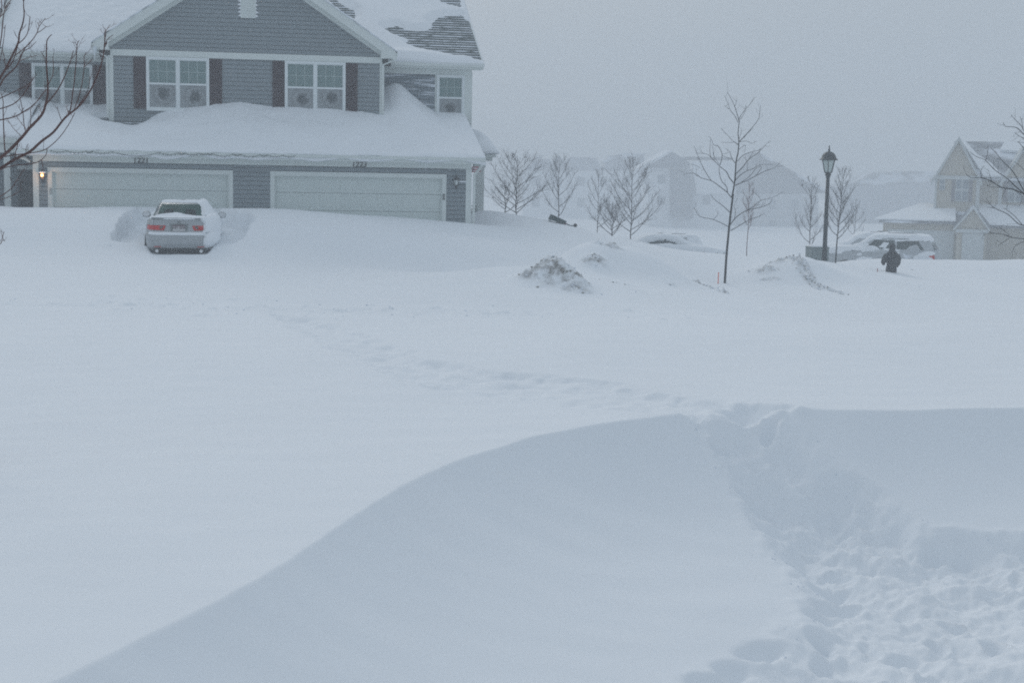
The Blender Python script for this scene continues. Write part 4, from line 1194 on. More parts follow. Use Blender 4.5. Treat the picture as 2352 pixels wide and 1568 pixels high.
# antenna-like rear wiper is absent; snow lying on the car
def car_snow():
    N, K = 240, 150
    zs = [l[0] for l in SEDAN]; lv = np.linspace(0, len(SEDAN) - 1, K)
    L_ = np.array([[l[k] for k in range(5)] for l in SEDAN])
    LI = np.stack([np.interp(lv, np.arange(len(SEDAN)), L_[:, k]) for k in range(5)], 1)
    P = np.zeros((K, N, 3))
    for i in range(K):
        z, w_, yr, yf, n_ = LI[i]
        sl = superloop(w_, yr, yf, n_, N)
        P[i, :, 0] = [p[0] for p in sl]; P[i, :, 1] = [p[1] for p in sl]; P[i, :, 2] = z
    du = np.roll(P, -1, 1) - np.roll(P, 1, 1); dv = np.gradient(P, axis=0)
    nn = np.cross(du, dv); nn /= np.linalg.norm(nn, axis=2, keepdims=True) + 1e-9
    x, y, z = P[..., 0], P[..., 1], P[..., 2]
    if nn[K // 4, 0, 0] < 0: nn = -nn
    lx = np.interp(z, [.2, .40, .56, .62, .75, .95, 1.02, 1.10, 1.3, 1.43], [.90, .88, .76, .70, .70, .60, .56, .50, .47, .34]) + .02 * fbm(z * 5, y * 5, 3, 2)
    side = sst(0, .16, x - lx) * np.interp(z, [.2, .36, .5, 1, 1.43], [.0, .05, .085, .13, .10]) * sst(4.3, 3.2, y)
    side = np.where((x > .3) & (nn[..., 0] > .5), np.maximum(side, sst(.3, .5, z) * .09 * sst(3.4, 2.2, y)), side)
    deck = (sst(1.0, 1.02, z) * sst(1.045, 1.03, z)) * .035
    wedge_top = np.interp(x, [-.62, -.1, .06, .45], [1.065, 1.135, 1.10, 1.055])
    win = sst(1.015, 1.03, z) * sst(wedge_top + .012, wedge_top - .012, z) * .05 * sst(-.66, -.5, x) * (y < 1.6)
    ledge = sst(.625, .645, z) * sst(.70, .67, z) * .035 * (y < .6) * sst(-.78, -.6, x)
    roof = sst(1.385, 1.40, z) * .025 + .01 * sst(1.38, 1.4, z) * gn(x * 4, y * 4, 9)
    front = sst(2.7, 3.1, y) * sst(.7, .8, z) * .15
    th = np.maximum.reduce([side, deck, win, ledge, roof, front])
    th = th * (1 + .15 * fbm(x * 4 + z * 3, y * 4, 8, 3)) - .004
    Q = P + nn * th[..., None]
    keep = (th[:-1, :-1] > -.0035) | (th[1:, 1:] > -.0035)
    Q = np.concatenate([Q, Q[:, :1]], 1); keep = np.concatenate([keep, keep[:, -1:]], 1)[:, :N]
    o = grid_mesh('car_snow', Q[..., 0], Q[..., 1], Q[..., 2], M['snow'], keep=keep)
    o.location = CAR_O; o.rotation_euler = (0, 0, CAR_A)
    tag(o, 'snow plastered on the right side, boot and roof of the silver sedan', 'snow', kind='stuff')
car_snow()

# distant vehicles: an SUV by the person, a second vehicle behind him, two buried cars on the far side of the rise
SUV = [(.30, .84, .12, 4.6, 5), (.40, .90, .03, 4.7, 5), (.62, .93, .0, 4.72, 5.5), (.70, .93, .04, 4.72, 5.5), (1.0, .93, .06, 4.65, 5.5), (1.08, .91, .08, 4.4, 5), (1.14, .87, .12, 3.55, 5), (1.3, .83, .2, 3.3, 5), (1.55, .77, .36, 2.95, 5), (1.66, .70, .50, 2.75, 4.5), (1.72, .55, .75, 2.5, 4), (1.73, .3, 1.0, 2.2, 4)]
def side_patch(LV, side, pts, off=.012):
    """polygon (y,z) laid on the car flank, triangulated as a fan of quads"""
    mb = MB(); P = []
    for y, z in pts:
        w_, yr, yf, n_ = interp_level(LV, z); cy = (yr + yf) / 2; hy = (yf - yr) / 2
        P.append((side * (w_ * max(0, 1 - min(1, abs(y - cy) / hy) ** n_) ** (1 / n_) + off), y, z))
    mb.add(P, [tuple(range(len(P)))[::side]])
    return mb
def far_car(name, label, loc, rz, LV, paint, wins, taillights=True, sc=1.0, roofsnow=.14):
    c = empty(name, loc, rz); tag(c, label, 'car', 'snow covered cars in the distance')
    b = loft(LV, 40).build('body', paint, c, smooth=True); b.modifiers.new('e', 'EDGE_SPLIT').split_angle = R(35)
    for side, pts in wins:
        side_patch(LV, side, pts).build('side_window', M['glass_dark'], c)
    q = rear_panel(LV, [(-.62, LV[6][0] + .08), (.62, LV[6][0] + .08), (.5, LV[-4][0] - .06), (-.5, LV[-4][0] - .06)], .012); q.build('rear_window', M['glass_dark'], c)
    if taillights:
        for s_ in (-1, 1):
            x0_, x1_ = sorted((s_ * .74, s_ * .88))
            rear_panel(LV, [(x0_, .72), (x1_, .72), (x1_, 1.06), (x0_, 1.06)], .014).build('tail_light', M['red'], c)
    for s_ in (-1, 1):
        for y in (.9, 3.75): wheel(c, s_ * (LV[2][1] - .12), y, .35 if LV is SUV else .31)
    return c, b
def cap_snow(LV, c, label, thick=.18, zmin=1.1, seed=3, lee=0):
    N, K = 120, 80
    lv = np.linspace(0, len(LV) - 1, K); L_ = np.array([[l[k] for k in range(5)] for l in LV]); LI = np.stack([np.interp(lv, np.arange(len(LV)), L_[:, k]) for k in range(5)], 1)
    P = np.zeros((K, N, 3))
    for i in range(K):
        sl = superloop(LI[i, 1], LI[i, 2], LI[i, 3], LI[i, 4], N); P[i, :, 0] = [p[0] for p in sl]; P[i, :, 1] = [p[1] for p in sl]; P[i, :, 2] = LI[i, 0]
    du = np.roll(P, -1, 1) - np.roll(P, 1, 1); dv = np.gradient(P, axis=0); nn = np.cross(du, dv); nn /= np.linalg.norm(nn, axis=2, keepdims=True) + 1e-9
    if nn[K // 4, 0, 0] < 0: nn = -nn
    x, y, z = P[..., 0], P[..., 1], P[..., 2]
    f = fbm(y * .9 + seed, z * 1.6 + x * .5, seed, 3)
    th = thick * sst(.55, .95, nn[..., 2]) + .05 * sst(.08, .3, f - .06 + lee * (y - 2)) * sst(.4, .7, z) - .01
    Q = P + nn * th[..., None]; keep = th[:-1, :-1] > -.009
    Q = np.concatenate([Q, Q[:, :1]], 1); keep = np.concatenate([keep, keep[:, -1:]], 1)[:, :N]
    o = grid_mesh('car_snow', Q[..., 0], Q[..., 1], Q[..., 2], M['snow'], keep=keep)
    o.location = c.location; o.rotation_euler = c.rotation_euler; tag(o, label, 'snow', kind='stuff')

p = at(2148, 560, 60); pz = at(2110, 604, 60).z
c, _ = far_car('suv', 'snow-plastered wagon with dark side windows parked behind the standing person', (p.x + .15, 59.6, pz - .62), R(68), SUV, M['car_white'],
      [(1, [(.55, 1.20), (1.7, 1.20), (1.7, 1.56), (.85, 1.56)]), (1, [(1.8, 1.2), (2.85, 1.2), (2.6, 1.56), (1.8, 1.56)]), (1, [(.9, .42), (2.6, .42), (2.9, .62), (2.3, .98), (1.4, .98)]),
       (-1, [(.6, 1.2), (1.7, 1.2), (1.7, 1.56), (.85, 1.56)]), (-1, [(1.8, 1.2), (3.0, 1.2), (2.6, 1.56), (1.8, 1.56)])])
cap_snow(SUV, c, 'snow caked over the wagon behind the standing person', .12, seed=5)
p = at(2010, 575, 68); pz = at(2000, 600, 68).z
c, _ = far_car('parked_van', 'pale snow-covered van left of the standing person', (p.x + 2.0, 68, pz - .5), R(75), SUV, M['car_white'], [(1, [(.6, 1.2), (1.7, 1.2), (1.7, 1.56), (.85, 1.56)]), (1, [(1.8, 1.2), (3.0, 1.2), (2.6, 1.56), (1.8, 1.56)])], False)
cap_snow(SUV, c, 'snow over the pale van left of the standing person', .14, seed=9)
p = at(1610, 590, 58)
c, _ = far_car('buried_sedan', 'dark sedan buried to its windows behind the snowy rise', (p.x - 3.4, 58.6, at(1600, 597, 58).z - .62), R(-82), SEDAN, mat('dark_blue_paint', (.05, .07, .08), .4), [(-1, [(.8, 1.05), (1.7, 1.05), (1.7, 1.33), (1.15, 1.33)]), (-1, [(1.78, 1.05), (2.8, 1.05), (2.45, 1.33), (1.78, 1.33)]),
   (1, [(.8, 1.05), (1.7, 1.05), (1.7, 1.33), (1.15, 1.33)]), (1, [(1.78, 1.05), (2.8, 1.05), (2.45, 1.33), (1.78, 1.33)])], False)
cap_snow(SEDAN, c, 'snow over the dark sedan behind the rise', .22, seed=4)
p = at(1548, 560, 72)
c, _ = far_car('buried_van', 'boxy grey vehicle fading into the blowing snow behind the rise', (p.x + 1.6, 72, at(1548, 570, 72).z - 1.1), R(88), SUV, M['car_white'], [(1, [(.6, 1.2), (1.7, 1.2), (1.7, 1.56), (.85, 1.56)]), (1, [(1.8, 1.2), (3.0, 1.2), (2.6, 1.56), (1.8, 1.56)])], False)
cap_snow(SUV, c, 'snow over the boxy grey vehicle behind the rise', .1, seed=14)

# ================================================================== STREET FURNITURE
lp = at(1893, 600, 45.5); lamp = empty('street_lamp', (lp.x, 45.5, lp.z - .3)); tag(lamp, 'dark post-top lantern street lamp standing by the snow pile', 'street lamp')
H0 = .3
q = MB(); q.lathe([(.085, .0), (.082, .5), (.070, .9), (.058, 2.98)], 14); q.build('post', M['post'], lamp, smooth=True)
top = H0 + (at(1900, 397, 45.5).z - lp.z)   # base of the lantern
q = MB(); q.lathe([(.058, 2.90), (.075, top - .10), (.105, top - .06), (.075, top - .03), (.12, top), (.13, top + .02)], 12)
cg = 6
for k in range(cg):
    a = 2 * PI * k / cg + .26
    q.tube([(.13 * math.cos(a), .13 * math.sin(a), top + .02), (.215 * math.cos(a), .215 * math.sin(a), top + .40)], .013, 4)
q.build('lantern_frame', M['post'], lamp)
q = MB(); q.lathe([(.115, top + .022), (.20, top + .395)], 6, tw=.26); q.build('lantern_glass', mat('clear_milky_glass', (.50, .58, .56), .3), lamp)
q = MB(); q.lathe([(.235, top + .39), (.30, top + .40), (.285, top + .42), (.235, top + .46), (.215, top + .53), (.17, top + .60), (.10, top + .645), (.035, top + .665), (.03, top + .70), (.045, top + .72), (.018, top + .75), (.018, top + .80), (.03, top + .82), (.0, top + .86)], 16)
q.build('lantern_cap', M['post'], lamp, smooth=True)

def stake(u, v0, v1, Y, lean, label, m):
    b = at(u, v1, Y); t_ = at(u + lean, v0, Y)
    o = empty('marker_stake', (b.x, Y, b.z - .1)); tag(o, label, 'stake', 'driveway marker stakes')
    q = MB(); q.tube([(0, 0, -.2), (t_.x - b.x, 0, t_.z - b.z + .1)], [.014, .012], 6); q.build('rod', m, o)
    q = MB(); q.tube([((t_.x - b.x), 0, t_.z - b.z + .1), ((t_.x - b.x), 0, t_.z - b.z + .13)], [.018, .012], 6); q.build('tip', m, o)
stake(1649, 628, 646, 39, 1.5, 'bright orange driveway stake beside the bare young tree', M['orange'])
stake(2015, 618, 636, 48, .5, 'thin faded red stake in the snow left of the standing person', mat('faded_red', (.38, .12, .10), .7))

ub = at(1876, 598, 50); box = empty('utility_box', (ub.x, 50, ub.z - .35), R(8)); tag(box, 'green-grey metal utility box behind the street lamp post', 'utility box')
q = MB(); q.box(-.32, .32, -.3, .3, 0, .78); q.build('cabinet', M['box'], box, bevel=.015)
q = MB(); q.box(-.335, .335, -.315, .315, .781, .83); q.build('lid', M['box'], box, bevel=.015)
q = MB(); q.box(-.30, -.01, -.308, -.301, .05, .74); q.box(.01, .30, -.308, -.301, .05, .74); q.build('door', M['box'], box)
q = MB(); q.lathe([(.34, .832), (.30, .87), (.1, .90), (0, .9)], 4, tw=PI / 4); q.v = [(p[0] * 1.25, p[1] * 1.25, p[2]) for p in q.v]
o = q.build('box_snow', M['snow'], None, smooth=True); o.location = box.location; o.rotation_euler = box.rotation_euler; tag(o, 'snow lying on the utility box lid', 'snow', kind='stuff')

# toppled yard cart on the crest
cp = at(1272, 506, 45.9); cart = empty('yard_cart', cp, R(10)); cart.rotation_euler = (0, R(17), R(4)); tag(cart, 'toppled dark yard cart with a thin handle lying on the snow crest', 'cart')
q = MB(); q.prism([(-.17, -.02), (.32, -.02), (.40, .10), (-.14, .16)], 1, -.2, .2); q.build('tray', M['cart'], cart, bevel=.02)
q = MB(); q.prism([(.12, -.10), (.36, -.06), (.42, .04), (.30, .02), (.1, -.03)], 1, -.15, .15); q.build('underframe', M['maroon'], cart)
q = MB(); q.tube([(.38, -.05, .03), (.55, -.06, .0), (.68, -.06, .04)], .018, 6); q.tube([(-.16, .1, -.03), (.1, .1, -.10), (.34, .1, -.08)], .010, 5); q.build('handle', M['cart'], cart)
q = MB(); q.lathe([(.0, -.05), (.06, -.03), (.06, .03), (0, .05)], 10); q.v = [(.70 + p[0], -.06 + p[2] * .8, .06 + p[1]) for p in q.v]; q.build('wheel', M['dark'], cart)

# small dark branch and yellow cover near the person
p = at(2093, 623, 52); tw_ = empty('fallen_shovel', p); tag(tw_, 'dark shovel lying in the snow in front of the standing person', 'shovel')
q = MB(); q.prism([(-.14, -.04), (.10, -.05), (.14, .02), (.0, .07), (-.12, .02)], 1, -.12, .12); q.build('blade', M['dark'], tw_)
q = MB(); q.tube([(.1, 0, .0), (.42, -.05, -.03)], .016, 5); q.build('shaft', M['dark'], tw_)
p = at(2008, 601, 56); yc = empty('yellow_marker', p); tag(yc, 'pale yellow curved cover showing in the snow left of the person', 'cover')
q = MB(); q.lathe([(.34, -.12), (.30, -.02), (.2, .05), (.05, .08), (0, .085)], 14); q.v = [(p_[0], p_[1] * .5, p_[2] - p_[0] * .18) for p_ in q.v]; q.build('shell', M['yellow'], yc, smooth=True)
q = MB(); q.tube([(.34 * math.cos(a * PI / 8), .17 * math.sin(a * PI / 8), -.12 - .34 * math.cos(a * PI / 8) * .18) for a in range(17)], .012, 5); q.build('rim', M['yellow'], yc)

# ================================================================== PERSON (from behind, hip-deep)
def skin_mesh(name, nodes, edges, m, parent, root=0, sub=2):
    me = bpy.data.meshes.new(name); me.from_pydata([n[0] for n in nodes], edges, []); o = bpy.data.objects.new(name, me); col.objects.link(o)
    sk = o.modifiers.new('skin', 'SKIN'); sk.use_smooth_shade = True
    for i, n in enumerate(nodes):
        sv = me.skin_vertices[0].data[i]; sv.radius = (n[1], n[2] if len(n) > 2 else n[1]); sv.use_root = (i == root)
    ss = o.modifiers.new('sub', 'SUBSURF'); ss.levels = sub; ss.render_levels = sub
    dg = bpy.context.evaluated_depsgraph_get(); m2_ = bpy.data.meshes.new_from_object(o.evaluated_get(dg))
    o.modifiers.clear(); o.data = m2_; m2_.materials.clear(); m2_.materials.append(m); o.parent = parent
    return o
pp = at(2048, 617, 55.5)
per = empty('person', (at(2048, 600, 50.5).x, 50.5, at(2048, 559, 50.5).z - 1.80 * .92), R(4)); per.scale = (.92, .92, .92); tag(per, 'person in a dark hooded coat seen from behind, standing hip-deep in snow', 'person')
def ellip(mb, rings, n=20):
    b = len(mb.v)
    for cx_, cy_, z, rx, ry in rings:
        for j in range(n):
            q = 2 * PI * j / n; mb.v.append((cx_ + rx * math.cos(q), cy_ + ry * math.sin(q), z))
    for i in range(len(rings) - 1):
        for j in range(n): mb.f.append((b + i * n + j, b + i * n + (j + 1) % n, b + (i + 1) * n + (j + 1) % n, b + (i + 1) * n + j))
    mb.f.append(tuple(b + j for j in range(n))[::-1]); mb.f.append(tuple(b + (len(rings) - 1) * n + j for j in range(n)))
def merged(mb, name, m, parent, vox=.018, sm=6):
    o = mb.build(name, m, None)
    a = o.modifiers.new('r', 'REMESH'); a.mode = 'VOXEL'; a.voxel_size = vox; a.use_smooth_shade = True
    b = o.modifiers.new('s', 'SMOOTH'); b.iterations = sm
    dg = bpy.context.evaluated_depsgraph_get(); me = bpy.data.meshes.new_from_object(o.evaluated_get(dg)); o.modifiers.clear(); o.data = me
    me.materials.clear(); me.materials.append(m); o.parent = parent
    return o
q = MB()
ellip(q, [(0, 0, .80, .12, .09), (0, 0, .92, .15, .10), (0, .01, 1.10, .13, .09), (0, 0, 1.30, .16, .10), (0, 0, 1.42, .16, .08), (0, 0, 1.47, .06, .06), (0, .02, 1.54, .055, .06), (0, .02, 1.60, .072, .085), (0, .02, 1.68, .078, .095), (0, .02, 1.75, .05, .06), (0, .02, 1.775, .01, .01)])
for s_ in (-1, 1):
    q.tube([(s_ * .15, 0, 1.40), (s_ * .24, .02, 1.17), (s_ * .26, .16, 1.0)], [.05, .04, .03], 10)
    q.tube([(s_ * .09, 0, .88), (s_ * .11, .03, .50), (s_ * .12, 0, .10), (s_ * .12, .0, .06)], [.08, .055, .04, .04], 10); q.tube([(s_ * .12, -.03, .04), (s_ * .13, .18, .035)], [.045, .04], 8)
merged(q, 'body', M['skin'], per)
q = MB()
ellip(q, [(0, 0, 1.04, .19, .14), (0, 0, 1.08, .225, .165), (0, 0, 1.20, .255, .18), (0, 0, 1.32, .27, .175), (0, -.01, 1.42, .23, .145), (0, -.01, 1.49, .145, .12), (0, 0, 1.54, .115, .115), (0, 0, 1.62, .125, .135), (0, 0, 1.70, .125, .135), (0, 0, 1.77, .095, .10), (0, 0, 1.80, .03, .03)])
q.tube([(-.20, 0, 1.37), (-.285, .02, 1.22), (-.30, .10, 1.06), (-.24, .19, 1.02)], [.10, .10, .085, .06], 12)
q.tube([(.20, 0, 1.37), (.275, .02, 1.20), (.30, .09, 1.03), (.30, .17, .97)], [.10, .095, .08, .06], 12)
coat = merged(q, 'coat', M['coat'], per)
q = MB()
ellip(q, [(0, 0, .74, .12, .11), (0, 0, .80, .19, .14), (0, 0, .95, .195, .15), (0, 0, 1.09, .18, .14)])
for s_ in (-1, 1): q.tube([(s_ * .09, 0, .86), (s_ * .115, .03, .50), (s_ * .12, 0, .12)], [.125, .10, .085], 12)
merged(q, 'trousers', mat('dark_trousers', (.022, .024, .03), .9), per)
for sx, hp_ in ((-1, (-.22, .22, 1.0)), (1, (.31, .20, .93))):
    hx, hy, hz = hp_
    N_ = [((hx, hy - .03, hz), .035), ((hx + .0, hy + .04, hz - .02), .04)]
    E_ = [(0, 1)]
    for k in range(4):
        N_ += [((hx - .03 + .02 * k, hy + .08, hz - .03), .011), ((hx - .032 + .021 * k, hy + .12, hz - .06 - .004 * (k % 2)), .009)]; E_ += [(1, 2 + 2 * k), (2 + 2 * k, 3 + 2 * k)]
    N_ += [((hx - sx * .045, hy + .03, hz + .005), .012), ((hx - sx * .06, hy + .075, hz - .01), .010)]; E_ += [(0, 10), (10, 11)]
    skin_mesh('glove', N_, E_, M['coat'], per, sub=1)

# ================================================================== TREES
def smooth_poly(pts, k=3):
    P = [Vector(p) for p in pts]
    if len(P) < 3: return P
    out = []
    for i in range(len(P) - 1):
        a = P[max(i - 1, 0)]; b = P[i]; c = P[i + 1]; d = P[min(i + 2, len(P) - 1)]
        for j in range(k):
            t = j / k
            out.append(.5 * ((2 * b) + (c - a) * t + (2 * a - 5 * b + 4 * c - d) * t * t + (3 * b - a - 3 * c + d) * t ** 3))
    out.append(P[-1]); return out
def twigs(mb, pts, rg, n, ln, r_, up=.6, spread=.9, sub=1, bud=0, sides=4):
    for _ in range(n):
        k = rg.uniform(.25, .98) * (len(pts) - 1); i = int(k); i = min(i, len(pts) - 2)
        p = pts[i].lerp(pts[i + 1], k - i); d = (pts[i + 1] - pts[i]).normalized()
        s = Vector((rg.gauss(0, 1), rg.gauss(0, 1), rg.gauss(0, .5))); s = (s - d * s.dot(d)).normalized()
        l = ln * rg.uniform(.35, 1.0)
        dd = (d * .8 + s * spread).normalized()
        q = [p]
        for j in range(1, 4):
            dd = (dd + Vector((0, 0, up * .35)) + Vector((rg.gauss(0, .14), rg.gauss(0, .14), rg.gauss(0, .1)))).normalized(); q.append(q[-1] + dd * l / 3)
        mb.tube(q, [r_, r_ * .8, r_ * .65, r_ * .45], sides, cap=False)
        if bud: mb.tube([q[-1], q[-1] + dd * bud], [r_ * .9, r_ * .2], sides)
        if sub: twigs(mb, q, rg, rg.randint(1, 2), l * .5, r_ * .7, up, spread, sub - 1, bud, sides)

def traced_tree(name, label, m, Y, conv, limbs, trunk, rad, seed, tw, cat='tree', depth=.6, group=None):
    """limbs: lists of picture points; the depth of each limb wanders round Y so the crown has volume"""
    rg = random.Random(seed)
    tr = [at(*conv(*p), Y) for p in trunk]
    base = tr[0]
    root = empty(name, base); tag(root, label, cat, group)
    t = MB(); P = smooth_poly([p - base for p in tr]); n = len(P)
    t.tube(P, [rad[0] + (rad[1] - rad[0]) * i / (n - 1) for i in range(n)], 9); t.build('trunk', m, root, smooth=True)
    c = MB()
    for L_ in limbs:
        pts, r0, r1 = L_
        a = rg.uniform(-1, 1) * depth
        Q = []
        for i, p in enumerate(pts):
            Q.append(at(*conv(*p), Y + a * i / max(1, len(pts) - 1)) - base)
        # keep the start on its parent: zero depth offset there
        S = smooth_poly(Q); n = len(S)
        c.tube(S, [r0 + (r1 - r0) * i / (n - 1) for i in range(n)], 6, cap=True)
        ln = sum((S[i + 1] - S[i]).length for i in range(n - 1))
        twigs(c, S, rg, int(ln * tw[0] + .5), tw[1], r1 * tw[2], tw[3] if len(tw) > 3 else .6, sub=1, bud=tw[4] if len(tw) > 4 else 0)
    c.build('crown', m, root)
    return root

idc = lambda u, v: (u, v)
SC = 1 / 3300.0
Y1 = 14.0; px = Y1 * SC
A = lambda pts, w0, w1: (pts, w0 * px / 2, w1 * px / 2)
left_limbs = [
 A([(-60, 440), (-25, 402), (0, 388), (34, 366), (68, 349), (95, 325), (122, 304.6), (144, 277), (157, 264), (185, 241), (209, 205.5), (218.5, 185), (231, 154), (239, 115), (241, 74)], 8, 2.4),
 A([(241, 90), (241, 76), (253, 57)], 2.2, 1.4), A([(241, 106), (246, 92), (260, 80)], 2.2, 1.3),
 A([(-50, 430), (-12, 375), (20, 347), (51, 315), (68, 294), (95, 265.5), (105, 240), (109, 218.5), (110, 198), (107, 157), (106.5, 130), (107, 104), (109, 91), (118.5, 80)], 8, 1.7),
 A([(105, 241), (130, 211), (146, 181.5), (157, 154), (163, 137), (168.5, 117)], 3.2, 1.6),
 A([(158, 262), (163, 246), (167, 213), (171, 185), (175, 139), (177, 104), (181.5, 94)], 3.2, 1.6), A([(177, 106), (174, 100), (172, 96)], 1.8, 1.3),
 A([(166, 256), (172, 248), (183, 217), (191, 176), (193.5, 148), (193.5, 130), (198, 121)], 2.4, 1.4), A([(193.5, 154), (203, 146), (211, 136)], 1.8, 1.3),
 A([(172, 252), (178, 246), (196, 218.5), (204, 200), (207, 174)], 2.2, 1.4),
 A([(-40, 282), (0, 276), (33, 268.5), (54, 257), (78, 241), (96, 218.5), (107, 205.5)], 3.2, 2),
 A([(-30, 256), (0, 250), (20, 244), (37, 235), (55.5, 215), (74, 185), (79.6, 178)], 3, 1.6),
 A([(-30, 238), (0, 226), (37, 209), (65, 194), (76, 183)], 2.8, 1.4),
 A([(-50, 260), (0, 180), (15, 154), (33, 118.5), (42.6, 96), (44.4, 78), (52, 55.5), (55.5, 33), (54, 11), (56, -14)], 6, 1.7),
 A([(42, 101), (55.5, 89), (64, 74), (67.6, 52), (69, 39)], 2.6, 1.5),
 A([(-40, 262), (0, 196), (11, 178), (37, 154), (48, 130), (57.4, 111), (74, 92.6), (85, 76), (90, 61), (104, 42.6)], 4.6, 1.5),
 A([(85, 76), (96, 70), (106.5, 61)], 1.9, 1.3), A([(90, 61), (86, 52)], 1.8, 1.3),
 A([(33, 128), (45, 120), (57.4, 109), (70, 100)], 2, 1.5), A([(52, 119), (70, 109), (83, 96)], 1.9, 1.3),
 A([(12, 350), (10, 330), (8.5, 298), (7, 247), (7.4, 233), (2, 213)], 3.2, 1.6),
 A([(44, 140), (70, 131.5), (85, 128)], 1.9, 1.3), A([(14, 156), (11, 145), (9, 128), (5.5, 115)], 2.2, 1.4),
 A([(10, 360), (40, 355), (68, 352), (95, 347), (112, 338.5), (136, 316.5), (157, 287.6), (172, 259)], 2.6, 1.5),
 A([(108.6, 340), (105, 357), (92, 369), (75, 376), (34, 380), (0, 389), (-30, 400)], 1.6, 2.6),
 A([(-40, 475), (0, 452), (25, 433.5), (39, 413), (56, 388)], 2.6, 1.2), A([(-40, 470), (0, 459), (34, 447), (51, 433.5)], 2.2, 1.2),
 A([(-30, 572), (0, 560), (4, 552), (9, 532)], 2.2, 1.3), A([(4, 552), (11.6, 553)], 1.6, 1.2),
 A([(58, 300), (55.5, 289), (52, 254), (46, 226), (42, 205)], 2.2, 1.3), A([(60, 296), (48, 282), (38, 268)], 1.8, 1.2), A([(68, 294), (71, 275), (70, 250)], 2.0, 1.3),
 A([(50, 314), (30, 294), (15, 270)], 1.7, 1.2), A([(34, 366), (36, 350), (44, 322), (52, 310)], 2.6, 1.6), A([(60, 352), (60, 340), (65, 330)], 1.7, 1.2),
 A([(-20, 150), (0, 105), (8, 37), (14, 15), (30, -4)], 3.4, 1.8), A([(-12, 60), (0, 40), (4, 15), (3, -8)], 2.6, 1.8), A([(11, 22), (20, 12), (25, 7)], 1.9, 1.3), A([(0, 140), (8, 95), (12, 60)], 2.0, 1.2),
 A([(96, 262), (92, 250), (86, 243)], 1.7, 1.2), A([(142, 279), (136, 262), (131, 245)], 1.8, 1.3), A([(157, 262), (154, 250), (151, 243)], 1.7, 1.2),
 A([(109, 198), (120, 176), (123, 158), (121, 131)], 2.4, 1.4), A([(107, 140), (100, 128), (93, 119)], 1.8, 1.2), A([(-20, 200), (10, 165), (30, 140), (42, 100)], 3.2, 1.8)]
left_limbs += [([(-140 - u * .9, v + 12) for u, v in p], a, b) for p, a, b in left_limbs[::2] if p[0][0] < 0] + [A([(-74, 640), (-60, 520), (-52, 380), (-70, 220), (-60, 60), (-75, -120)], 8, 2), A([(-76, 560), (-110, 430), (-150, 260), (-165, 80), (-150, -60)], 7, 2), A([(-60, 300), (-30, 180), (-22, 60), (-30, -60)], 4, 1.6)]
lt = traced_tree('maple_tree', 'near reddish bare maple branches reaching in at the left edge of the picture', M['bark_red'], Y1, idc, left_limbs,
    [(-80, 1560), (-80, 1200), (-78, 800), (-70, 520), (-60, 440)], (.075, .03), 5, (3.2, .13, .75, .9, .012), depth=1.0)

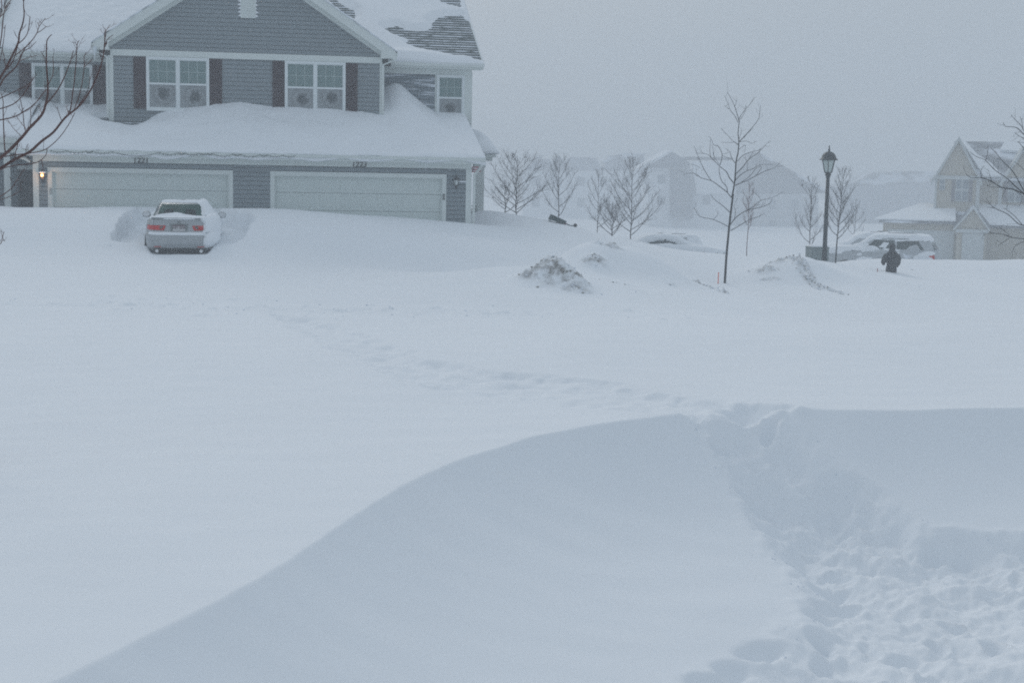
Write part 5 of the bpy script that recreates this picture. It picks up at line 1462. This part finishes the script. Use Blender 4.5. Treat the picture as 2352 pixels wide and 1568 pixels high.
c6b = lambda x, y: (1597.1 + x / 5.398, 205.7 + y / 5.398)
c6a = lambda x, y: (1572.9 + x / 2.881, 181.5 + y / 2.881)
def from6a(pts): return [(( (1572.9 + x / 2.881) - 1597.1) * 5.398, ((181.5 + y / 2.881) - 205.7) * 5.398) for x, y in pts]
k2 = .62 * 39.2 * SC
B = lambda pts, w0, w1: (pts, w0 * k2 / 2, w1 * k2 / 2)
mid_limbs = [B([(545, 400), (510, 280), (480, 190), (440, 110), (395, 35)], 3, 1.2), B([(530, 410), (490, 330), (430, 250), (410, 190), (360, 70)], 2.6, 1.1), B([(415, 240), (360, 200)], 1.5, 1), B([(490, 210), (515, 140)], 1.6, 1.1),
 B([(548, 395), (545, 360), (610, 260), (680, 180), (730, 100)], 2.6, 1.1), B([(555, 375), (605, 300), (625, 200)], 1.8, 1.1), B([(540, 655), (600, 590), (690, 490), (780, 370), (800, 270), (810, 190)], 3.2, 1.1), B([(600, 600), (660, 530), (720, 480)], 1.8, 1), B([(545, 610), (570, 520), (565, 470)], 1.6, 1),
 B([(530, 680), (470, 640), (400, 570), (320, 480)], 2.2, 1), B([(525, 690), (490, 655), (420, 660), (320, 655)], 2, 1), B([(545, 650), (640, 640), (700, 670), (760, 640)], 2, 1), B([(540, 745), (620, 690), (610, 780)], 2, 1),
 B([(520, 890), (600, 810), (720, 770), (820, 740), (870, 690), (925, 635)], 2.6, 1), B([(510, 1040), (580, 970), (660, 870), (760, 800), (820, 740)], 3.4, 1.4), B([(650, 880), (700, 800), (740, 735)], 2, 1), B([(500, 1120), (560, 1060), (640, 1010), (720, 980), (800, 935), (960, 930)], 3, 1.1), B([(640, 1010), (645, 930), (615, 820)], 2, 1),
 B([(495, 1190), (560, 1160), (640, 1130), (750, 1070), (870, 1010), (980, 970), (1045, 910)], 4, 1.2), B([(560, 1160), (680, 1070), (760, 970), (830, 960)], 2.4, 1.1), B([(750, 1070), (800, 1000), (820, 960)], 2.2, 1.1), B([(500, 920), (450, 850), (430, 770)], 3, 1.6),
 B([(475, 1160), (420, 1090), (385, 1020), (300, 950), (200, 850), (140, 800), (0, 790)], 4, 1.2), B([(305, 940), (330, 850), (325, 780), (280, 700), (230, 690), (195, 610), (160, 580)], 2.8, 1.1), B([(195, 840), (180, 760), (190, 610)], 2, 1.1), B([(330, 800), (400, 790), (425, 770)], 1.4, 1), B([(330, 820), (390, 840), (445, 865)], 1.5, 1), B([(225, 830), (220, 740), (200, 680)], 1.4, 1), B([(300, 930), (240, 840), (220, 750)], 1.6, 1),
 B([(450, 1340), (400, 1280), (390, 1210), (330, 1140), (300, 1050), (295, 960)], 3.6, 1.8), B([(395, 1275), (300, 1200), (195, 1130), (80, 1100), (0, 1045), (-60, 1040)], 3.4, 1.4), B([(195, 1130), (120, 1010), (60, 890), (0, 740), (-20, 700)], 2.6, 1.1), B([(110, 1000), (80, 930)], 1.8, 1.3), B([(60, 970), (0, 940), (-60, 930)], 1.5, 1), B([(430, 1525), (340, 1440), (240, 1365), (190, 1300)], 3, 1.3),
 B(from6a([(298, 982), (190, 930), (100, 910), (60, 850)]), 3, 1.1), B(from6a([(190, 930), (215, 900), (220, 870)]), 1.6, 1), B(from6a([(303, 1003), (345, 980), (430, 930), (490, 910), (530, 885)]), 3.2, 1.1), B(from6a([(300, 965), (340, 915), (410, 870), (500, 850), (560, 825), (580, 790)]), 3.4, 1.3), B(from6a([(400, 875), (460, 840), (500, 805), (580, 785), (650, 745)]), 2.4, 1), B(from6a([(505, 805), (490, 780), (440, 735)]), 1.8, 1), B(from6a([(330, 920), (335, 870), (325, 840), (350, 790)]), 2, 1), B(from6a([(470, 850), (495, 815)]), 1.8, 1), B(from6a([(430, 930), (435, 895)]), 1.5, 1)]
mid = traced_tree('young_tree', 'bare young tree with a thin leaning trunk beside the orange stake', M['bark_dark'], 39.2, c6b, mid_limbs,
   from6a([(262, 1420), (265, 1350), (275, 1180), (287, 1050), (300, 920), (320, 760)]) + [(455, 1340), (490, 1130), (505, 900), (530, 780), (540, 640), (530, 540), (545, 400)], (.036, .010), 8, (2.2, .28, .7, .35), depth=.8)

c5 = lambda x, y: (2208 + x / 4.32, 242 + y / 4.32)
k3 = 30 * SC
Cc = lambda pts, w0, w1: (pts, w0 * k3 / 2, w1 * k3 / 2)
rl = [Cc([(800, 960), (700, 920), (622, 880), (500, 830), (400, 815), (290, 750), (200, 720), (100, 720), (50, 685)], 4, 1.1), Cc([(200, 718), (195, 650), (225, 600)], 1.6, .9), Cc([(640, 890), (520, 790), (460, 730), (330, 640), (240, 545), (150, 510), (85, 460)], 3, .9), Cc([(240, 548), (262, 470), (265, 400)], 1.6, .9),
 Cc([(700, 960), (622, 850), (540, 700), (480, 620), (400, 545), (350, 480), (290, 420)], 2.8, .9), Cc([(800, 1210), (622, 1190), (560, 1170), (460, 1080), (330, 1020), (280, 970), (250, 915)], 3, .9), Cc([(600, 1180), (520, 1090), (420, 1020)], 1.8, 1), Cc([(330, 1020), (255, 1010)], 1.3, .8),
 Cc([(800, 1330), (622, 1325), (500, 1310), (400, 1275), (240, 1275), (205, 1330)], 2.6, 1), Cc([(800, 420), (700, 340), (622, 290), (560, 230), (510, 215), (440, 210), (415, 170)], 2.8, 1), Cc([(640, 300), (600, 210), (540, 150), (495, 95)], 1.8, .9), Cc([(610, 240), (600, 160), (580, 110)], 1.4, .8), Cc([(622, 325), (580, 310), (530, 270)], 1.4, .9),
 Cc([(700, 1340), (622, 1350), (540, 1390), (500, 1460)], 1.8, .9), Cc([(500, 1300), (440, 1340), (365, 1390)], 1.4, .8), Cc([(480, 1290), (420, 1240), (370, 1200)], 1.4, .8), Cc([(440, 825), (420, 880), (395, 930)], 1.4, .8), Cc([(400, 815), (300, 810), (245, 790)], 1.4, .8), Cc([(500, 830), (600, 900), (570, 1010)], 1.4, .8), Cc([(622, 640), (570, 590), (520, 560)], 1.4, .8),
 Cc([(622, 420), (590, 390), (560, 360)], 1.4, .9), Cc([(800, 700), (700, 560), (640, 470), (600, 400)], 2.4, 1)]
rl += [([(1600 - x, y - 25) for x, y in p], a, b) for p, a, b in rl if p[0][0] >= 600] + [Cc([(800, 300), (760, 120), (820, -60), (790, -220)], 3, 1), Cc([(797, 500), (900, 300), (960, 60), (940, -120)], 3, 1), Cc([(797, 400), (700, 200), (640, 0), (660, -140)], 3, 1)]
rt = traced_tree('honeylocust_tree', 'bare spreading tree whose branches enter from the right edge of the picture', M['bark_dark'], 30, c5, rl,
   [(800, 2200), (800, 1700), (800, 1330), (795, 960), (790, 700), (800, 420), (800, 300)], (.09, .02), 4, (3.0, .30, .75, .25), depth=1.2)

def misty_tree(name, label, u, v, Y, h, spread, seed, m, up=.9, nl=16, trunk_r=.022, clear=.12, sink=.3, group='bare young trees in the blowing snow', lean=0.0, multi=0):
    rg = random.Random(seed)
    b = at(u, v, Y); root = empty(name, (b.x, Y, b.z - sink)); tag(root, label, 'tree', group)
    t = MB(); H_ = h + sink
    P = [Vector((lean * (i / 7) * h + rg.gauss(0, .015), rg.gauss(0, .015), H_ * i / 7)) for i in range(8)]
    t.tube(smooth_poly(P), [trunk_r + (.004 - trunk_r) * i / 21 for i in range(22)], 7); t.build('trunk', m, root, smooth=True)
    c = MB()
    for i in range(nl):
        k = clear + (1 - clear) * (i + rg.random() * .7) / nl * .93
        z = sink + k * h; p = Vector((lean * k * h, 0, z)); a = 2.4 * i + rg.random()
        ln = spread * (1 - k) ** .6 * rg.uniform(.7, 1.15) + .1
        d = Vector((math.cos(a), math.sin(a), .35 + .5 * k)).normalized(); Q = [p]
        for j in range(5):
            d = (d + Vector((0, 0, up * .16)) + Vector((rg.gauss(0, .09), rg.gauss(0, .09), 0))).normalized(); Q.append(Q[-1] + d * ln / 4)
        r0 = trunk_r * (1 - k) * .55 + .004; S = smooth_poly(Q, 2); n = len(S)
        c.tube(S, [r0 + (.003 - r0) * q / (n - 1) for q in range(n)], 5)
        twigs(c, S, rg, int(8 + ln * 14), .32 * ln + .12, .0034, up * .6, spread=.7, sub=1, sides=3)
    c.build('crown', m, root)
misty_tree('young_tree', 'dense bare shrubby tree just right of the side porch', 1185, 498, 48, 1.95, 1.25, 11, M['bark_grey'], nl=26, clear=.03, up=.6)
misty_tree('young_tree', 'faint vase-shaped bare tree behind the toppled cart', 1282, 512, 52, 2.35, .95, 12, M['bark_grey'], nl=15, clear=.1, up=1.3)
misty_tree('young_tree', 'very faint bare tree between the cart and the twin trees', 1372, 540, 64, 2.9, 1.0, 13, M['bark_grey'], nl=14, up=1.2)
misty_tree('young_tree', 'tall bare tree with low spreading limbs at the foot of the snowy rise', 1449, 550, 50, 2.75, 1.25, 14, M['bark_grey'], nl=26, clear=.05, up=.9)
misty_tree('young_tree', 'low dense bare shrub at the left foot of the tall bare tree', 1405, 545, 50.5, 1.15, .75, 15, M['bark_grey'], nl=20, clear=.02, up=.9)
misty_tree('young_tree', 'slim faint reddish tree right of the leaning young tree', 1715, 606, 56, 3.1, .75, 16, mat('reddish_bark', (.14, .07, .07), .85), nl=14, clear=.42, up=1.6)
misty_tree('young_tree', 'pale bare tree rising behind the utility box', 1858, 585, 54, 2.9, .8, 17, M['bark_grey'], nl=18, clear=.08, up=1.5)
misty_tree('young_tree', 'bare upright tree just right of the street lamp', 1918, 606, 50, 3.3, .85, 18, M['bark_dark'], nl=24, clear=.26, up=1.6, lean=.05, trunk_r=.03)
misty_tree('young_tree', 'small hazy bare tree far behind between lamp and person', 1962, 560, 75, 2.2, .7, 19, M['bark_grey'], nl=12, up=1.4)
misty_tree('young_tree', 'low hazy shrub beside the side porch column', 1160, 490, 49.5, 1.0, .6, 20, M['bark_grey'], nl=12, clear=.02)

# ================================================================== FAR HOUSES
def roof_prism(mb, pts, ax, a0, a1): mb.prism(pts, ax, a0, a1)
Yh = 112.0; kh = Yh / FOC
def hz(v, u=2250): return at(u, v, Yh).z
def hx(u, v=450): return at(u, v, Yh).x
fh = empty('far_townhouse', (hx(2200), Yh, 0), R(-16)); tag(fh, 'tan two-storey townhouse with steep gables fading in the haze at the right', 'house')
def X_(u): return hx(u) - hx(2200)
g0 = hz(600); zE = hz(405); zA = hz(321); z2 = hz(478)
q = MB(); q.box(X_(2150), X_(2560), 0, 9, g0 - 1, zE); q.build('wall', M['tan'], fh)
def gable(x0, x1, apx, y, name='front_gable'):
    q = MB(); q.prism([(x0, zE), (x1, zE), ((x0 + x1) / 2, zE + (apx - zE))], 1, y, y + 5); q.build(name, M['tan'], fh)
    q = MB(); c_ = (x0 + x1) / 2
    for s_ in (-1, 1):
        xe = c_ + s_ * ((x1 - x0) / 2 + .35); ze = zE - .35 * (apx - zE) / ((x1 - x0) / 2)
        q.prism([(c_, apx + .12), (xe, ze + .12), (xe, ze - .15), (c_, apx - .15)][::s_], 1, y - .35, y - .25)
        q.prism([(c_, apx + .2), (xe, ze + .2), (xe, ze + .12), (c_, apx + .12)][::s_], 1, y - .4, y + 5)
    q.build('rake_board', M['tan_trim'], fh)
gable(X_(2150), X_(2240), zA, -1.2)
q = MB(); q.box(X_(2150), X_(2240), -1.2, 0, g0 - 1, zE); q.build('gable_bay', M['tan'], fh)
gable(X_(2300), X_(2368), hz(343), -1.0)
q = MB(); q.prism([(-.6, zE - .1), (4.6, zA - .05), (9.4, zE - .1), (9.4, zE - .3), (-.6, zE - .3)], 0, X_(2188), X_(2600)); q.build('main_roof', M['far_roof'], fh)
for nm, bx in (('frieze_board', (X_(2145), X_(2245), -1.3, -1.19, hz(413), hz(405))), ('corner_board', (X_(2238), X_(2246), -1.3, -1.0, hz(480), hz(413))), ('corner_board', (X_(2288), X_(2296), -.1, .0, hz(480), hz(405))), ('corner_board', (X_(2148), X_(2153), -1.3, -1.19, hz(480), hz(413)))):
    q = MB(); q.box(*bx); q.build(nm, M['tan_trim'], fh)
M['far_shutter'] = mat('haze_paled_shutter', (.17, .16, .175), .8); M['far_glass'] = mat('haze_paled_glass', (.21, .25, .28), .4)  # shutter and pane darks lifted in colour to mimic distance haze
def far_window(u0, v0, u1, v1, y, double=True):
    q = MB(); x0, x1, z0, z1 = X_(u0), X_(u1), hz(v1), hz(v0)
    q.box(x0, x1, y - .1, y, z0, z1)
    f = q.build('window', M['tan_trim'], fh)
    p = MB(); w = (x1 - x0); n = 2 if double else 1
    for i in range(n):
        for j in range(2):
            p.box(x0 + w * (i + .1) / n, x0 + w * (i + .9) / n, y - .12, y - .101, z0 + (z1 - z0) * (j + .1) / 2, z0 + (z1 - z0) * (j + .9) / 2)
    p.build('pane', M['far_glass'], f)
far_window(2193, 411, 2222, 463, -1.21); far_window(2158, 413, 2170, 438, -1.21, False); far_window(2308, 411, 2340, 463, -.01)
for a, b, y in ((2185, 2192, -1.2), (2223, 2230, -1.2), (2299, 2307, 0), (2341, 2349, 0)):
    q = MB(); q.box(X_(a), X_(b), y - .08, y, hz(463), hz(411)); q.build('shutter', M['far_shutter'], fh)
# lower storey wing with its roof and small entry gable
q = MB(); q.box(X_(2040), X_(2200), -3.4, 0, g0 - 1, hz(507)); q.box(X_(2200), X_(2560), -3.0, 0, g0 - 1, hz(515)); q.build('garage_wall', M['tan'], fh)
q = MB(); q.add([(X_(2030), -3.9, hz(508)), (X_(2200), -3.9, hz(508)), (X_(2200), 0, hz(474)), (X_(2122), 0, hz(474)), (X_(2030), 0, hz(508)), (X_(2030), -3.9, hz(513)), (X_(2200), -3.9, hz(513)), (X_(2200), 0, hz(513)), (X_(2030), 0, hz(513))], [(0, 1, 2, 3), (0, 3, 4), (5, 8, 7, 6), (0, 5, 6, 1), (1, 6, 7, 2), (0, 4, 8, 5), (4, 3, 2, 7, 8)]); q.prism([(-3.7, hz(514)), (0, hz(473)), (0, hz(516)), (-3.7, hz(518))], 0, X_(2201), X_(2560)); q.build('garage_roof', M['far_roof'], fh)
q = MB(); q.box(X_(2050), X_(2195), -3.45, -3.39, g0 - .5, hz(528)); q.box(X_(2212), X_(2258), -4.5, -4.42, g0 - .5, hz(531)); q.build('garage_door', M['tan_trim'], fh)
q = MB(); q.prism([(X_(2196), hz(520)), (X_(2265), hz(520)), (X_(2232), hz(473))], 1, -4.4, -2); q.box(X_(2200), X_(2263), -4.4, -3, g0 - 1, hz(519.5)); q.build('entry_gable', M['tan'], fh)
q = MB()
for s_, ue in ((-1, 2192), (1, 2269)):
    q.prism([(X_(2232), hz(471)), (X_(ue), hz(521)), (X_(ue), hz(527)), (X_(2232), hz(477))][::s_], 1, -4.75, -4.6)
q.box(X_(2196), X_(2266), -4.6, -4.41, hz(530), hz(522)); q.build('entry_trim', M['tan_trim'], fh)
q = MB(); q.prism([(X_(2232), hz(469)), (X_(2270), hz(517)), (X_(2270), hz(520)), (X_(2232), hz(473))], 1, -4.7, -1.5); q.prism([(X_(2232), hz(469)), (X_(2232), hz(473)), (X_(2193), hz(520)), (X_(2193), hz(517))], 1, -4.7, -1.5); q.build('entry_roof', M['far_roof'], fh)
# snow sheets on that house
def sheet(name, label, pts, th=.18, parent=None):
    mb = MB(); mb.add(pts, [tuple(range(len(pts)))]); o = mb.build(name, M['snow'], None); o.location = parent.location; o.rotation_euler = parent.rotation_euler; m_ = o.modifiers.new('t', 'SOLIDIFY'); m_.thickness = th; m_.offset = 1; tag(o, label, 'snow', kind='stuff')
sheet('far_roof_snow', 'snow on the lower left roof of the hazy tan townhouse', [(X_(2020), -4, hz(508) + .05), (X_(2196), -4, hz(508) + .05), (X_(2196), 0, hz(474) + .05), (X_(2120), 0, hz(474) + .05)], .12, fh)
sheet('far_roof_snow', 'snow on the lower right roof of the hazy tan townhouse', [(X_(2268), -3.8, hz(514) + .05), (X_(2560), -3.8, hz(514) + .05), (X_(2560), 0, hz(473) + .05), (X_(2236), 0, hz(473) + .05)], .12, fh)
_c = (X_(2150) + X_(2240)) / 2; _h = (X_(2240) - X_(2150)) / 2 + .35
sheet('far_roof_snow', 'strip of snow lying beside the left gable of the hazy tan townhouse', [(_c + _h * (1 - k) + w, -.6 + 5.2 * k, zE - .1 + (zA + .05 - zE) * k + .06) for k, w in ((.0, .1), (.0, 1.5), (.35, 1.3), (.6, .7), (.95, .5), (.95, .25))], .12, fh)
sheet('far_roof_snow', 'snow strip near the ridge of the hazy tan townhouse', [(X_(2290), 3.0, zE + (zA - zE) * .70), (X_(2400), 2.4, zE + (zA - zE) * .6), (X_(2400), 3.6, zE + (zA - zE) * .82), (X_(2300), 4.2, zE + (zA - zE) * .93)], .2, fh)

M['hazy_window'] = mat('hazy_far_window', (.30, .34, .38), .5)
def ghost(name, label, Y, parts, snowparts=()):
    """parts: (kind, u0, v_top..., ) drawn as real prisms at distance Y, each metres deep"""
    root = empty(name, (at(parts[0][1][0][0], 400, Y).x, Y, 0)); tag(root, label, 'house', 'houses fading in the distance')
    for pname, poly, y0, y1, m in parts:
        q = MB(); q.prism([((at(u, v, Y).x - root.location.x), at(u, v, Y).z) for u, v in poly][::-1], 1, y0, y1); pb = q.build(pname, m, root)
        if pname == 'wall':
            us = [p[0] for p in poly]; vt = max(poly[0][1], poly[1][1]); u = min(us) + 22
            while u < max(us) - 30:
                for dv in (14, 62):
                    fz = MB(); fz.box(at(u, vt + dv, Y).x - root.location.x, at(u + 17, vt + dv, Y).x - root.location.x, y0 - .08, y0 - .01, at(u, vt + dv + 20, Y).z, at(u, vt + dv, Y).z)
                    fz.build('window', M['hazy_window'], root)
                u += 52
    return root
GW, GR, GS_ = M['far_wall'], M['far_roof'], M['snow']  # pale lower-wall tones below have the distance haze painted in
ghost('distant_house', 'big grey gable end looming in the haze behind the leaning young tree', 255, [('wall', [(1640, 445), (1880, 445), (1880, 600), (1640, 600)], 0, 14, mat('haze_mid_wall', (.52, .55, .58), .9)), ('gable', [(1630, 444), (1742, 354), (1893, 444)], .2, 14, GW), ('roof', [(1742, 350), (1900, 438), (1900, 444), (1742, 356)], -.8, 14.5, GR)])
ghost('distant_house', 'hazy house with a dark peaked gable right of the centre', 235, [('wall', [(1490, 388), (1680, 388), (1680, 600), (1490, 600)], 1, 14, mat('haze_paled_wall', (.78, .81, .84), .9)), ('gable', [(1478, 387), (1543, 348), (1585, 374), (1585, 387)], 0, 12, GW), ('snowy_roof', [(1455, 392), (1541, 344), (1543, 349), (1470, 392)], -.5, 12, GS_), ('ridge_roof', [(1572, 360), (1690, 361), (1690, 368), (1572, 368)], 3, 8, GR), ('stair_bay', [(1540, 392), (1582, 392), (1592, 440), (1592, 500), (1540, 500)], -.5, 1, GW), ('lower_roof', [(1590, 372), (1690, 372), (1690, 445), (1600, 445)], .2, .9, GS_)])
ghost('distant_house', 'barely visible row house with snowy roofs left of the centre', 290, [('wall', [(1200, 393), (1480, 393), (1480, 600), (1200, 600)], 0, 12, mat('haze_faint_wall', (.80, .83, .86), .9)), ('roof', [(1204, 392), (1232, 362), (1262, 366), (1280, 392)], .5, 11, mat('far_snowy_roof', (.42, .45, .50), .9)), ('roof', [(1281, 392), (1310, 360), (1372, 364), (1384, 392)], .7, 11, bpy.data.materials['far_snowy_roof']), ('roof', [(1385, 392), (1402, 358), (1434, 353), (1478, 356), (1490, 392)], .5, 11, bpy.data.materials['far_snowy_roof']), ('peak', [(1255, 392), (1283, 356), (1315, 392)], -.6, 1, GW), ('bare_shingles', [(1378, 376), (1400, 359), (1432, 357), (1402, 372)], -.2, .45, GR), ('bare_shingles', [(1345, 362), (1362, 358), (1352, 366)], -.2, .45, GR), ('bare_shingles', [(1428, 352), (1486, 352), (1462, 372), (1430, 378)], -.3, .4, GR), ('bare_shingles', [(1215, 370), (1238, 357), (1250, 357), (1232, 371)], -.2, .45, GR)])
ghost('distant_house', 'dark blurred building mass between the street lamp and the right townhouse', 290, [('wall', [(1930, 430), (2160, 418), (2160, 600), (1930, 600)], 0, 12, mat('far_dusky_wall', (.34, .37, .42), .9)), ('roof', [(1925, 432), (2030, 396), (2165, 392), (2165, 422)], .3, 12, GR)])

# ================================================================== HAZE
hb = MB(); hb.box(-280, 280, -60, 345, -22, 30)
hz_m = bpy.data.materials.new('blowing_snow_air'); hz_m.use_nodes = True
nt = hz_m.node_tree; nt.nodes.clear()
mo_ = nt.nodes.new('ShaderNodeOutputMaterial'); pv = nt.nodes.new('ShaderNodeVolumePrincipled')
pv.inputs['Color'].default_value = (.80, .84, .88, 1); pv.inputs['Density'].default_value = .0052; pv.inputs['Anisotropy'].default_value = .1
nt.links.new(pv.outputs[0], mo_.inputs['Volume'])
ho = hb.build('haze', hz_m); tag(ho, 'even veil of blowing snow in the air', 'haze', kind='stuff')
